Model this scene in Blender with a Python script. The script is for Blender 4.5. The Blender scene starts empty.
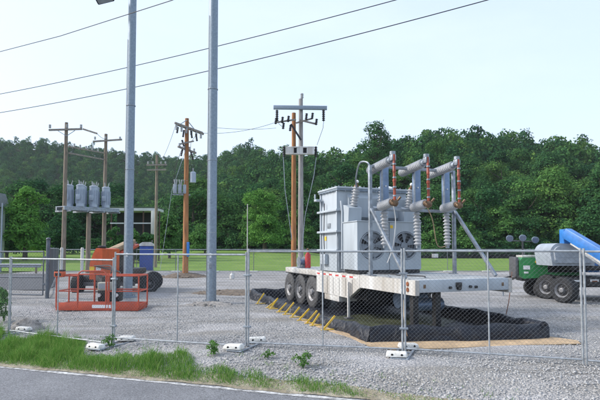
import bpy, bmesh, math, random
import numpy as np
from mathutils import Vector, Matrix
random.seed(7); rng = np.random.default_rng(7)
SC = bpy.context.scene; COL = SC.collection
R = math.radians

# ------------------------------------------------------------------ camera
H = 1.85; F = 500.0; PITCH = R(2.8); SHY = 49-500*math.tan(PITCH)
cam = bpy.data.cameras.new('camera'); co = bpy.data.objects.new('camera', cam); COL.objects.link(co)
co.location = (0, 0, H); co.rotation_euler = (math.pi/2+PITCH, 0, 0)
cam.shift_y = SHY/600; cam.sensor_width = 36; cam.lens = 36*F/600; cam.clip_end = 6000; cam.clip_start = .05
SC.camera = co
cp, sp = math.cos(PITCH), math.sin(PITCH)
def ray(px, py):
    a = (px-300)/F; b = (200+SHY-py)/F
    return Vector((a, cp-b*sp, sp+b*cp))
def P(px, py, Y):
    d = ray(px, py); return Vector((0, 0, H))+d*(Y/d.y)
def G(px, py, z=0.0):
    d = ray(px, py); return Vector((0, 0, H))+d*((z-H)/d.z)

# ------------------------------------------------------------------ materials
MATS = {}

def nodes(name):
    m = bpy.data.materials.new(name); m.use_nodes = True
    nt = m.node_tree; nt.nodes.clear()
    return m, nt, nt.nodes, nt.links
def mat(name, c, rough=.6, metal=0., var=.12, scale=6., bump=.0, bscale=40., c2=None, spec=.5, coat=0, streak=False):
    if name in MATS: return MATS[name]
    m, nt, N, L = nodes(name)
    out = N.new('ShaderNodeOutputMaterial'); b = N.new('ShaderNodeBsdfPrincipled'); L.new(b.outputs[0], out.inputs[0])
    tc = N.new('ShaderNodeTexCoord'); mp = N.new('ShaderNodeMapping'); L.new(tc.outputs['Object'], mp.inputs[0])
    if streak: mp.inputs['Scale'].default_value = (1, 1, .12)
    n = N.new('ShaderNodeTexNoise'); n.inputs['Scale'].default_value = scale; n.inputs['Detail'].default_value = 8; n.inputs['Roughness'].default_value = .65
    L.new(mp.outputs[0], n.inputs['Vector'])
    cr = N.new('ShaderNodeValToRGB'); L.new(n.outputs['Fac'], cr.inputs[0])
    d = c2 or tuple(max(0, x*(1-var*2)) for x in c)
    e = cr.color_ramp; e.elements[0].position = .32; e.elements[1].position = .68
    e.elements[0].color = (*d, 1); e.elements[1].color = (*(min(1, x*(1+var*.6)) for x in c), 1)
    L.new(cr.outputs[0], b.inputs['Base Color'])
    b.inputs['Metallic'].default_value = metal
    mr = N.new('ShaderNodeMapRange'); mr.inputs['To Min'].default_value = max(0, rough-.12); mr.inputs['To Max'].default_value = min(1, rough+.12)
    L.new(n.outputs['Fac'], mr.inputs[0]); L.new(mr.outputs[0], b.inputs['Roughness'])
    b.inputs['Specular IOR Level'].default_value = spec
    if coat: b.inputs['Coat Weight'].default_value = coat
    if bump:
        n2 = N.new('ShaderNodeTexNoise'); n2.inputs['Scale'].default_value = bscale; n2.inputs['Detail'].default_value = 6
        L.new(mp.outputs[0], n2.inputs['Vector'])
        bp = N.new('ShaderNodeBump'); bp.inputs['Strength'].default_value = bump; bp.inputs['Distance'].default_value = .02
        L.new(n2.outputs['Fac'], bp.inputs['Height']); L.new(bp.outputs[0], b.inputs['Normal'])
    MATS[name] = m; return m
galv = mat('galvanised_steel', (.33, .37, .42), .5, .55, .22, 9, .1, 60)
galvp = mat('galvanised_pole', (.27, .33, .4), .55, .4, .14, 14, .08, 60)
mgalv = mat('chain_link_wire', (.2, .22, .25), .55, .5, .2, 12)
fgalv = mat('fence_galvanised', (.42, .45, .48), .5, .5, .2, 12)
white = mat('white_paint', (.6, .61, .61), .5, 0, .1, 3, .05, 30, c2=(.36, .33, .29), streak=True)
tgrey = mat('transformer_grey_paint', (.42, .47, .52), .45, 0, .07, 2.2, .04, 20, c2=(.33, .37, .41), streak=True)
deckm = mat('deck_plate', (.42, .44, .45), .6, .1, .15, 4, .1, 50, c2=(.26, .27, .27))
black = mat('black_paint', (.018, .018, .02), .5, 0, .3)
rubber = mat('tyre_rubber', (.03, .031, .034), .85, 0, .3, 12, .3, 30)
rubberg = mat('dusty_tyre_rubber', (.085, .085, .088), .85, 0, .3, 12, .3, 30)
rimw = mat('white_wheel_rim', (.62, .63, .64), .45, .2, .15, 8)
rimg = mat('grey_wheel_rim', (.3, .3, .31), .5, .2, .25, 8)
rimd = mat('dark_wheel_rim', (.12, .12, .13), .5, .3, .2, 8)
orange = mat('orange_paint', (.5, .065, .02), .5, 0, .2, 5, .05, 30, c2=(.36, .06, .03))
orangeb = mat('bright_orange_paint', (.66, .11, .03), .4, 0, .12, 5)
rustbrown = mat('brown_boom_paint', (.34, .25, .15), .6, 0, .2, 5)
bluep = mat('blue_paint', (.03, .19, .55), .38, 0, .15, 5, 0)
dblue = mat('dark_blue_plastic', (.02, .07, .33), .5, 0, .15, 5)
greenp = mat('green_machine_paint', (.03, .26, .07), .42, 0, .2, 6)
greyhood = mat('grey_hood_paint', (.34, .38, .43), .4, 0, .12, 5)
yellow = mat('yellow_paint', (.85, .55, .04), .55, 0, .12, 8)
porc = mat('grey_porcelain', (.43, .44, .46), .3, 0, .1, 4)
redins = mat('red_fuse_tube', (.36, .07, .035), .45, 0, .3, 9)
whitep = mat('white_marking', (.8, .8, .8), .5, 0, .05)
redp = mat('red_marking', (.55, .03, .03), .5, 0, .1)
brass = mat('dull_bronze', (.2, .13, .08), .5, .5, .3, 10)
wood = mat('weathered_pole_wood', (.27, .22, .17), .85, 0, .3, 10, .4, 30, streak=True)
woodo = mat('new_orange_pole_wood', (.42, .19, .07), .8, 0, .25, 7, .6, 30, c2=(.16, .07, .035), streak=True)
woodg = mat('grey_pole_wood', (.36, .34, .33), .85, 0, .25, 10, .4, 30, streak=True)
armw = mat('crossarm_wood', (.3, .27, .24), .85, 0, .25, 10, .2, 30)
steelblue = mat('blue_grey_channel', (.2, .28, .42), .45, .35, .15, 5)
cabl = mat('cable_rubber', (.03, .03, .035), .6)
cablb = mat('brown_cable_rubber', (.22, .1, .06), .6)
canm = mat('light_grey_can_paint', (.36, .42, .5), .42, .1, .1, 4, c2=(.3, .35, .42))
ply = mat('tan_plywood', (.5, .36, .22), .8, 0, .2, 3, .1, 30)
dirt = mat('brown_dirt', (.17, .13, .095), .95, 0, .35, 6, .8, 18)
rustm = mat('rusty_plate', (.3, .1, .04), .8, .2, .4, 14)
siding = mat('pale_siding', (.55, .57, .6), .7, 0, .08, 3)
roofm = mat('grey_roof_shingle', (.22, .23, .25), .9, 0, .2, 8, .3, 30)
darkin = mat('dark_interior', (.02, .022, .025), .9)
brick = mat('brown_building_panel', (.1, .06, .05), .9, 0, .2, 6)
puddle = mat('olive_muddy_water', (.065, .075, .035), .55, 0, .35, 1.6, .1, 8)
sandbag = mat('white_ballast_plastic', (.76, .76, .74), .5, 0, .12, 9, .1, 30, c2=(.5, .48, .43))
rock = mat('grey_rubble_rock', (.3, .28, .26), .9, 0, .35, 5, .6, 20)

def liner():
    m, nt, N, L = nodes('black_liner_sheet')
    out = N.new('ShaderNodeOutputMaterial'); b = N.new('ShaderNodeBsdfPrincipled'); L.new(b.outputs[0], out.inputs[0])
    b.inputs['Base Color'].default_value = (.012, .015, .024, 1); b.inputs['Roughness'].default_value = .4; b.inputs['Specular IOR Level'].default_value = .3
    tc = N.new('ShaderNodeTexCoord')
    n = N.new('ShaderNodeTexNoise'); n.inputs['Scale'].default_value = 2.2; n.inputs['Detail'].default_value = 7; n.inputs['Distortion'].default_value = 1.6
    L.new(tc.outputs['Object'], n.inputs['Vector'])
    bp = N.new('ShaderNodeBump'); bp.inputs['Strength'].default_value = 1.; bp.inputs['Distance'].default_value = .12
    L.new(n.outputs['Fac'], bp.inputs['Height']); L.new(bp.outputs[0], b.inputs['Normal'])
    cr = N.new('ShaderNodeValToRGB'); n3 = N.new('ShaderNodeTexNoise'); n3.inputs['Scale'].default_value = 5; n3.inputs['Detail'].default_value = 8
    L.new(tc.outputs['Object'], n3.inputs['Vector']); L.new(n3.outputs['Fac'], cr.inputs[0])
    cr.color_ramp.elements[0].position = .5; cr.color_ramp.elements[1].position = .8
    cr.color_ramp.elements[0].color = (.012, .015, .024, 1); cr.color_ramp.elements[1].color = (.03, .03, .032, 1)
    L.new(cr.outputs[0], b.inputs['Base Color'])
    return m
linerm = liner()

def gravel_mat():
    m, nt, N, L = nodes('grey_gravel')
    out = N.new('ShaderNodeOutputMaterial'); b = N.new('ShaderNodeBsdfPrincipled'); L.new(b.outputs[0], out.inputs[0])
    b.inputs['Roughness'].default_value = .95; b.inputs['Specular IOR Level'].default_value = .2
    tc = N.new('ShaderNodeTexCoord')
    v = N.new('ShaderNodeTexVoronoi'); v.inputs['Scale'].default_value = 26; L.new(tc.outputs['Object'], v.inputs['Vector'])
    hs = N.new('ShaderNodeSeparateColor'); L.new(v.outputs['Color'], hs.inputs[0])
    cr = N.new('ShaderNodeValToRGB'); L.new(hs.outputs[0], cr.inputs[0])
    cr.color_ramp.elements[0].color = (.25, .252, .256, 1); cr.color_ramp.elements[1].color = (.46, .46, .46, 1)
    e = cr.color_ramp.elements.new(.5); e.color = (.31, .312, .318, 1)
    e = cr.color_ramp.elements.new(.9); e.color = (.37, .365, .36, 1)
    n = N.new('ShaderNodeTexNoise'); n.inputs['Scale'].default_value = .33; n.inputs['Detail'].default_value = 9; n.inputs['Roughness'].default_value = .7
    L.new(tc.outputs['Object'], n.inputs['Vector'])
    r2 = N.new('ShaderNodeValToRGB'); L.new(n.outputs['Fac'], r2.inputs[0])
    r2.color_ramp.elements[0].position = .35; r2.color_ramp.elements[1].position = .65
    r2.color_ramp.elements[0].color = (.7, .69, .67, 1); r2.color_ramp.elements[1].color = (1.1, 1.09, 1.1, 1)
    mx = N.new('ShaderNodeMix'); mx.data_type = 'RGBA'; mx.blend_type = 'MULTIPLY'; mx.inputs[0].default_value = 1
    L.new(cr.outputs[0], mx.inputs[6]); L.new(r2.outputs[0], mx.inputs[7])
    mpp = N.new('ShaderNodeMapping'); mpp.inputs['Rotation'].default_value = (0, 0, .5); mpp.inputs['Scale'].default_value = (.16, 1.1, 1); L.new(tc.outputs['Object'], mpp.inputs[0])
    n5 = N.new('ShaderNodeTexNoise'); n5.inputs['Scale'].default_value = 1.3; n5.inputs['Detail'].default_value = 5; n5.inputs['Distortion'].default_value = .6; L.new(mpp.outputs[0], n5.inputs['Vector'])
    r5 = N.new('ShaderNodeValToRGB'); L.new(n5.outputs['Fac'], r5.inputs[0]); r5.color_ramp.elements[0].position = .36; r5.color_ramp.elements[1].position = .58
    r5.color_ramp.elements[0].color = (.84, .82, .78, 1); r5.color_ramp.elements[1].color = (1.08, 1.08, 1.09, 1)
    mx5 = N.new('ShaderNodeMix'); mx5.data_type = 'RGBA'; mx5.blend_type = 'MULTIPLY'; mx5.inputs[0].default_value = 1
    L.new(mx.outputs[2], mx5.inputs[6]); L.new(r5.outputs[0], mx5.inputs[7]); L.new(mx5.outputs[2], b.inputs['Base Color'])
    v2 = N.new('ShaderNodeTexVoronoi'); v2.inputs['Scale'].default_value = 26; v2.feature = 'F1'; L.new(tc.outputs['Object'], v2.inputs['Vector'])
    bp = N.new('ShaderNodeBump'); bp.inputs['Strength'].default_value = .8; bp.inputs['Distance'].default_value = .025; bp.invert = True
    L.new(v2.outputs['Distance'], bp.inputs['Height']); L.new(bp.outputs[0], b.inputs['Normal'])
    return m
gravelm = gravel_mat()
def island_mat(name, c0, c1, c2, rough=.9, transl=0, objvar=False, seasonal=None):
    m, nt, N, L = nodes(name)
    out = N.new('ShaderNodeOutputMaterial')
    g = N.new('ShaderNodeNewGeometry'); cr = N.new('ShaderNodeValToRGB'); L.new(g.outputs['Random Per Island'], cr.inputs[0])
    cr.color_ramp.elements[0].color = (*c0, 1); cr.color_ramp.elements[1].color = (*c2, 1)
    e = cr.color_ramp.elements.new(.5); e.color = (*c1, 1)
    colour = cr.outputs[0]
    if objvar:
        at = N.new('ShaderNodeAttribute'); at.attribute_name = 'tint'
        oi = N.new('ShaderNodeObjectInfo')
        ad = N.new('ShaderNodeMath'); ad.operation = 'ADD'; L.new(at.outputs['Fac'], ad.inputs[0]); L.new(oi.outputs['Random'], ad.inputs[1])
        fr = N.new('ShaderNodeMath'); fr.operation = 'FRACT'; L.new(ad.outputs[0], fr.inputs[0])
        r = N.new('ShaderNodeValToRGB'); L.new(fr.outputs[0], r.inputs[0])
        r.color_ramp.elements[0].color = (.5, .68, .78, 1); r.color_ramp.elements[1].color = (1.9, 1.6, 1.1, 1)
        e = r.color_ramp.elements.new(.45); e.color = (.85, .95, .9, 1)
        e = r.color_ramp.elements.new(.8); e.color = (1.1, 1.12, .9, 1)
        mx = N.new('ShaderNodeMix'); mx.data_type = 'RGBA'; mx.blend_type = 'MULTIPLY'; mx.inputs[0].default_value = 1
        L.new(colour, mx.inputs[6]); L.new(r.outputs[0], mx.inputs[7]); colour = mx.outputs[2]
    d = N.new('ShaderNodeBsdfDiffuse'); L.new(colour, d.inputs[0]); res = d.outputs[0]
    if transl:
        t = N.new('ShaderNodeBsdfTranslucent'); L.new(colour, t.inputs[0])
        ms = N.new('ShaderNodeMixShader'); ms.inputs[0].default_value = transl
        L.new(d.outputs[0], ms.inputs[1]); L.new(t.outputs[0], ms.inputs[2]); res = ms.outputs[0]
    L.new(res, out.inputs[0]); MATS[name] = m
    return m
stonem = island_mat('gravel_stones', (.28, .282, .285), (.38, .38, .383), (.49, .487, .48))
leafd = island_mat('dark_forest_leaves', (.032, .086, .04), (.05, .12, .046), (.09, .185, .062), transl=.25, objvar=True)
leafb = island_mat('bright_green_leaves', (.075, .19, .045), (.105, .25, .055), (.16, .33, .07), transl=.3)
leafm = island_mat('mid_green_leaves', (.06, .145, .045), (.08, .19, .052), (.13, .26, .07), transl=.3)
grassm = island_mat('verge_grass_blades', (.075, .19, .035), (.12, .27, .05), (.28, .38, .12), transl=.3)
weedm = island_mat('weed_leaves', (.07, .15, .045), (.09, .2, .05), (.14, .26, .07), transl=.25)
bark = mat('tree_bark', (.12, .1, .08), .95, 0, .3, 8, .4, 20)

def field_mat(name, a, b2, c, sc=.25):
    m, nt, N, L = nodes(name)
    out = N.new('ShaderNodeOutputMaterial'); b = N.new('ShaderNodeBsdfPrincipled'); L.new(b.outputs[0], out.inputs[0])
    b.inputs['Roughness'].default_value = .95; b.inputs['Specular IOR Level'].default_value = .1
    tc = N.new('ShaderNodeTexCoord')
    n = N.new('ShaderNodeTexNoise'); n.inputs['Scale'].default_value = sc; n.inputs['Detail'].default_value = 10; n.inputs['Roughness'].default_value = .7
    L.new(tc.outputs['Object'], n.inputs['Vector'])
    r = N.new('ShaderNodeValToRGB'); L.new(n.outputs['Fac'], r.inputs[0])
    r.color_ramp.elements[0].position = .3; r.color_ramp.elements[1].position = .7
    r.color_ramp.elements[0].color = (*a, 1); r.color_ramp.elements[1].color = (*c, 1)
    e = r.color_ramp.elements.new(.5); e.color = (*b2, 1)
    L.new(r.outputs[0], b.inputs['Base Color'])
    n2 = N.new('ShaderNodeTexNoise'); n2.inputs['Scale'].default_value = 9; n2.inputs['Detail'].default_value = 6; L.new(tc.outputs['Object'], n2.inputs['Vector'])
    bp = N.new('ShaderNodeBump'); bp.inputs['Distance'].default_value = .12; bp.inputs['Strength'].default_value = .7
    L.new(n2.outputs['Fac'], bp.inputs['Height']); L.new(bp.outputs[0], b.inputs['Normal'])
    return m
lawnm = field_mat('lawn_grass', (.11, .18, .035), (.15, .25, .05), (.22, .29, .08))
groundm = field_mat('rough_ground', (.05, .09, .03), (.075, .11, .04), (.13, .12, .07), .4)
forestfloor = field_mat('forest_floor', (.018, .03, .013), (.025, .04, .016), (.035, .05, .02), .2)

def asphalt_mat(name, base):
    m, nt, N, L = nodes(name)
    out = N.new('ShaderNodeOutputMaterial'); b = N.new('ShaderNodeBsdfPrincipled'); L.new(b.outputs[0], out.inputs[0])
    b.inputs['Roughness'].default_value = .85
    tc = N.new('ShaderNodeTexCoord')
    v = N.new('ShaderNodeTexVoronoi'); v.inputs['Scale'].default_value = 90; L.new(tc.outputs['Object'], v.inputs['Vector'])
    s = N.new('ShaderNodeSeparateColor'); L.new(v.outputs['Color'], s.inputs[0])
    n = N.new('ShaderNodeTexNoise'); n.inputs['Scale'].default_value = 1.1; n.inputs['Detail'].default_value = 9; n.inputs['Roughness'].default_value = .7; L.new(tc.outputs['Object'], n.inputs['Vector'])
    r = N.new('ShaderNodeValToRGB'); L.new(s.outputs[0], r.inputs[0])
    r.color_ramp.elements[0].color = (*(x*.55 for x in base), 1); r.color_ramp.elements[1].color = (*(x*1.6 for x in base), 1)
    r2 = N.new('ShaderNodeValToRGB'); L.new(n.outputs['Fac'], r2.inputs[0]); r2.color_ramp.elements[0].position = .3; r2.color_ramp.elements[1].position = .7
    r2.color_ramp.elements[0].color = (.78, .78, .8, 1); r2.color_ramp.elements[1].color = (1.15, 1.15, 1.15, 1)
    mx = N.new('ShaderNodeMix'); mx.data_type = 'RGBA'; mx.blend_type = 'MULTIPLY'; mx.inputs[0].default_value = 1
    L.new(r.outputs[0], mx.inputs[6]); L.new(r2.outputs[0], mx.inputs[7]); L.new(mx.outputs[2], b.inputs['Base Color'])
    bp = N.new('ShaderNodeBump'); bp.inputs['Distance'].default_value = .006; bp.inputs['Strength'].default_value = .7
    L.new(v.outputs['Distance'], bp.inputs['Height']); L.new(bp.outputs[0], b.inputs['Normal'])
    return m
asph = asphalt_mat('road_asphalt', (.15, .154, .165)); asphd = asphalt_mat('driveway_asphalt', (.08, .083, .09))
def worn_paint():
    m, nt, N, L = nodes('worn_white_line')
    out = N.new('ShaderNodeOutputMaterial'); b = N.new('ShaderNodeBsdfPrincipled'); L.new(b.outputs[0], out.inputs[0])
    tc = N.new('ShaderNodeTexCoord'); n = N.new('ShaderNodeTexNoise'); n.inputs['Scale'].default_value = 9; n.inputs['Detail'].default_value = 10; n.inputs['Roughness'].default_value = .8
    L.new(tc.outputs['Object'], n.inputs['Vector'])
    r = N.new('ShaderNodeValToRGB'); L.new(n.outputs['Fac'], r.inputs[0]); r.color_ramp.elements[0].position = .42; r.color_ramp.elements[1].position = .6
    r.color_ramp.elements[0].color = (.16, .16, .16, 1); r.color_ramp.elements[1].color = (.6, .6, .6, 1)
    L.new(r.outputs[0], b.inputs['Base Color']); b.inputs['Roughness'].default_value = .8
    return m
wornm = worn_paint()

# ------------------------------------------------------------------ mesh builder
class MB:
    def __init__(s): s.v = []; s.f = []
    def add(s, vs, fs):
        o = len(s.v); s.v += [Vector(p) for p in vs]; s.f += [tuple(i+o for i in f) for f in fs]; return s
    def bmadd(s, bm):
        bm.verts.index_update(); s.add([v.co.copy() for v in bm.verts], [[v.index for v in f.verts] for f in bm.faces]); bm.free(); return s
    def box(s, x0, x1, y0, y1, z0, z1, bev=0., M=None, seg=2):
        bm = bmesh.new(); bmesh.ops.create_cube(bm, size=1)
        for v in bm.verts: v.co = Vector((x0+(v.co.x+.5)*(x1-x0), y0+(v.co.y+.5)*(y1-y0), z0+(v.co.z+.5)*(z1-z0)))
        if bev: bmesh.ops.bevel(bm, geom=bm.edges[:], offset=bev, segments=seg, affect='EDGES', profile=.5)
        if M:
            for v in bm.verts: v.co = M @ v.co
        return s.bmadd(bm)
    def beam(s, p0, p1, w, h, up=(0, 0, 1), bev=0.):
        p0, p1 = Vector(p0), Vector(p1); d = p1-p0; l = d.length; d.normalize()
        u = Vector(up); y = u.cross(d)
        if y.length < 1e-4: y = Vector((0, 1, 0)).cross(d)
        y.normalize(); z = d.cross(y)
        M = Matrix(((d.x, y.x, z.x, p0.x), (d.y, y.y, z.y, p0.y), (d.z, y.z, z.z, p0.z), (0, 0, 0, 1)))
        return s.box(0, l, -w/2, w/2, -h/2, h/2, bev, M)
    def lathe(s, p0, p1, prof, n=16):
        """prof: (t 0..1 or metres along p0->p1 unit, r)"""
        p0, p1 = Vector(p0), Vector(p1); d = p1-p0; l = d.length; d.normalize()
        a = d.orthogonal().normalized(); b = d.cross(a)
        vs = []; fs = []
        for t, r in prof:
            c = p0+d*(t*l)
            for k in range(n):
                an = 2*math.pi*k/n; vs.append(c+(a*math.cos(an)+b*math.sin(an))*max(r, 1e-4))
        for i in range(len(prof)-1):
            for k in range(n):
                k2 = (k+1) % n; fs.append((i*n+k, i*n+k2, (i+1)*n+k2, (i+1)*n+k))
        fs.append(tuple(range(n))[::-1]); fs.append(tuple((len(prof)-1)*n+k for k in range(n)))
        return s.add(vs, fs)
    def cyl(s, p0, p1, r0, r1=None, n=12):
        return s.lathe(p0, p1, [(0, r0), (1, r0 if r1 is None else r1)], n)
    def tube(s, pts, r, n=8):
        pts = [Vector(p) for p in pts]; vs = []; fs = []; a = None
        for i, p in enumerate(pts):
            d = (pts[min(i+1, len(pts)-1)]-pts[max(i-1, 0)]).normalized()
            if a is None: a = d.orthogonal().normalized()
            a = (a-d*a.dot(d)).normalized(); b = d.cross(a)
            rr = r[i] if isinstance(r, (list, tuple)) else r
            for k in range(n):
                an = 2*math.pi*k/n; vs.append(p+(a*math.cos(an)+b*math.sin(an))*rr)
        for i in range(len(pts)-1):
            for k in range(n):
                k2 = (k+1) % n; fs.append((i*n+k, i*n+k2, (i+1)*n+k2, (i+1)*n+k))
        fs.append(tuple(range(n))[::-1]); fs.append(tuple((len(pts)-1)*n+k for k in range(n)))
        return s.add(vs, fs)
    def prism(s, poly, a0, a1, axis='y'):
        """poly in (x,z) extruded along y (axis y) or (x,y) extruded along z"""
        n = len(poly)
        if axis == 'y': vs = [(x, a0, z) for x, z in poly]+[(x, a1, z) for x, z in poly]
        elif axis == 'x': vs = [(a0, x, z) for x, z in poly]+[(a1, x, z) for x, z in poly]
        else: vs = [(x, y, a0) for x, y in poly]+[(x, y, a1) for x, y in poly]
        fs = [tuple(range(n)), tuple(range(2*n-1, n-1, -1))]+[(i, (i+1) % n, n+(i+1) % n, n+i)[::-1] for i in range(n)]
        return s.add(vs, fs)
    def insul(s, p0, p1, r, k, core=.55, n=16):
        prof = [(0, r*core)]
        for i in range(k):
            t = (i+.15)/k
            prof += [(t, r*core), (t+.35/k, r), (t+.5/k, r), (t+.6/k, r*core)]
        prof += [(1, r*core)]
        return s.lathe(p0, p1, prof, n)
    def ball(s, c, r, sub=2, sc=(1, 1, 1), jit=0):
        bm = bmesh.new(); bmesh.ops.create_icosphere(bm, subdivisions=sub, radius=1)
        for v in bm.verts:
            q = 1+random.uniform(-jit, jit)
            v.co = Vector((c[0]+v.co.x*r*sc[0]*q, c[1]+v.co.y*r*sc[1]*q, c[2]+v.co.z*r*sc[2]*q))
        return s.bmadd(bm)
    def build(s, name, m, parent=None, off=(0, 0, 0), loc=None, smooth=35):
        me = bpy.data.meshes.new(name); o3 = Vector(off)
        me.from_pydata([v-o3 for v in s.v], [], s.f); me.materials.append(m)
        bm = bmesh.new(); bm.from_mesh(me); bmesh.ops.recalc_face_normals(bm, faces=bm.faces); bm.to_mesh(me); bm.free()
        if smooth:
            me.shade_smooth(); me.set_sharp_from_angle(angle=R(smooth))
        o = bpy.data.objects.new(name, me); COL.objects.link(o)
        if parent: o.parent = parent
        if loc is not None: o.location = loc
        return o
def npmesh(name, V, Fq, m, tint=None, smooth=False):
    """V (n,3), Fq (k,3|4)"""
    me = bpy.data.meshes.new(name); k = Fq.shape[1]
    me.vertices.add(len(V)); me.vertices.foreach_set('co', V.astype(np.float32).ravel())
    me.loops.add(Fq.size); me.loops.foreach_set('vertex_index', Fq.astype(np.int32).ravel())
    me.polygons.add(len(Fq)); me.polygons.foreach_set('loop_start', np.arange(0, Fq.size, k, dtype=np.int32))
    me.update(calc_edges=True)
    if smooth: me.shade_smooth()
    if tint is not None:
        a = me.attributes.new('tint', 'FLOAT', 'POINT'); a.data.foreach_set('value', tint.astype(np.float32))
    me.materials.append(m); return me
def link(name, me, parent=None, loc=(0, 0, 0)):
    o = bpy.data.objects.new(name, me); COL.objects.link(o); o.location = loc
    if parent: o.parent = parent
    return o
def tag(o, label=None, cat=None, group=None, kind=None):
    if label: o['label'] = label
    if cat: o['category'] = cat
    if group: o['group'] = group
    if kind: o['kind'] = kind
    return o
def empty(name, loc=(0, 0, 0), rz=0, label=None, cat=None, group=None):
    o = bpy.data.objects.new(name, None); COL.objects.link(o); o.location = loc; o.rotation_euler = (0, 0, rz)
    o.empty_display_size = .2
    return tag(o, label, cat, group)
def copy_tree(o, parent=None, loc=None, rz=None, label=None, kids=None):
    if kids is None:
        kids = {}
        for q in bpy.data.objects:
            if q.parent: kids.setdefault(q.parent.name, []).append(q)
    c = o.copy(); COL.objects.link(c); c.parent = parent
    if loc is not None: c.location = loc
    if rz is not None: c.rotation_euler = (0, 0, rz)
    if label: c['label'] = label
    for ch in kids.get(o.name, []): copy_tree(ch, c, kids=kids)
    return c

# ------------------------------------------------------------------ terrain
def sst(a, b, x):
    t = np.clip((x-a)/(b-a), 0, 1); return t*t*(3-2*t)
def edge(x): return 7.24-.325*x
def gz(x, y):
    x = np.asarray(x, float); y = np.asarray(y, float)
    b = -.2*sst(1.2, 5.2, -x)*(1-sst(13, 18, y))
    t = sst(0, 1.3, y-edge(x))
    z = b*t-.2*(1-t)
    return z
def gzf(x, y): return float(gz(x, y))
def grid_mesh(name, X, Y, Z, m, smooth=True):
    nu, nv = X.shape; V = np.stack([X.ravel(), Y.ravel(), Z.ravel()], 1)
    i = np.arange(nu*nv).reshape(nu, nv)
    Fq = np.stack([i[:-1, :-1].ravel(), i[1:, :-1].ravel(), i[1:, 1:].ravel(), i[:-1, 1:].ravel()], 1)
    me = npmesh(name, V, Fq, m, smooth=smooth)
    if me.polygons[0].normal.z < 0: me.flip_normals()
    return me
# base ground, out to the horizon
xs = np.concatenate([[-3000, -800, -200, -80, -40], np.linspace(-24, 30, 55), [50, 90, 200, 800, 3000]])
ys = np.concatenate([[-1500, -300, -60, -20], np.linspace(-10, 44, 109), [60, 100, 300, 900, 3500]])
X, Y = np.meshgrid(xs, ys, indexing='ij')
Z = gz(X, Y)-.06; Z = np.where(Y < edge(X)+.3, -.3, Z); Z = np.where(X**2+Y**2 > 150**2, -.5, Z)
tag(link('ground', grid_mesh('ground', X, Y, Z, groundm)), 'rough grassy ground around the gravel yard', None, None, 'structure')
# gravel yard
xs = np.linspace(-22, 27, 200); ts = np.linspace(0, 1, 220)**1.7
X, T = np.meshgrid(xs, ts, indexing='ij'); e = edge(X)-.03
FAR = 41.5
Y = e+T*(FAR-e); Z = gz(X, Y)
bump = np.sin(X*1.7+np.sin(Y*.9)*2)*np.sin(Y*1.3+X*.4)*.02*sst(0, 2, Y-e); Z = Z+bump
tag(link('gravel_yard', grid_mesh('gravel_yard', X, Y, Z, gravelm)), 'grey gravel yard', None, None, 'structure')
# road
xs = np.linspace(-60, 60, 61); wv = np.array([0, -.04, -.5, -1.5, -3, -6.8])
X, T = np.meshgrid(xs, wv, indexing='ij'); Y = edge(X)+T; Z = -.197+0*X+.01*T*-1*0
tag(link('road', grid_mesh('road', X, Y, Z, asph)), 'grey asphalt road', None, None, 'structure')
def road_strip(name, d0, d1, x0, x1, z, m, wob=0.):
    xs = np.linspace(x0, x1, 240); a = []
    for i, x in enumerate(xs):
        w = wob*(math.sin(x*2.1)+math.sin(x*5.3)*.5)
        w2 = wob*(math.sin(x*1.7+1)+math.sin(x*7.3)*.5)
        a.append(((x, edge(x)+d0+w, z), (x, edge(x)+d1+w2, z)))
    V = np.array(a).reshape(-1, 3); i = np.arange(len(xs)-1)*2
    return npmesh(name, V, np.stack([i, i+2, i+3, i+1], 1), m)
tag(link('road_edge_line', road_strip('road_edge_line', -.2, -.09, -40, 40, -.192, wornm, .006)), 'worn white edge line on the road', None, None, 'structure')
tag(link('road_tar_seam', road_strip('road_tar_seam', -1.86, -1.81, -40, -3.0, -.192, black, .012)), 'dark tar seam in the road', None, None, 'structure')
# asphalt driveway at the left and lawn
def sheet(name, pts, z, m, label):
    V = np.array([(x, y, z) for x, y in pts], float)
    me = bpy.data.meshes.new(name); me.from_pydata([tuple(v) for v in V], [], [tuple(range(len(V)))]); me.materials.append(m)
    if me.polygons[0].normal.z < 0: me.flip_normals()
    return tag(link(name, me), label, None, None, 'structure')
sheet('driveway', [(-60, 22.5), (-11.3, 22.5), (-12.2, 25), (-17.8, 37), (-60, 37)], .024, asphd, 'dark asphalt driveway left of the yard')
xs = np.linspace(-120, 140, 80); ys = np.concatenate([[41.45], np.linspace(43, 130, 40)])
X, Y = np.meshgrid(xs, ys, indexing='ij'); Z = -.02+.03*(Y > 42)+.9*sst(45, 110, Y)*sst(20, -20, X)*0
LR = lambda x, y: .012+1.6*sst(48, 105, y)*(1-sst(-5, 15, x))
Z = LR(X, Y)
tag(link('lawn', grid_mesh('lawn', X, Y, Z, lawnm)), 'mown green lawn behind the far fence', None, None, 'structure')

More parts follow.
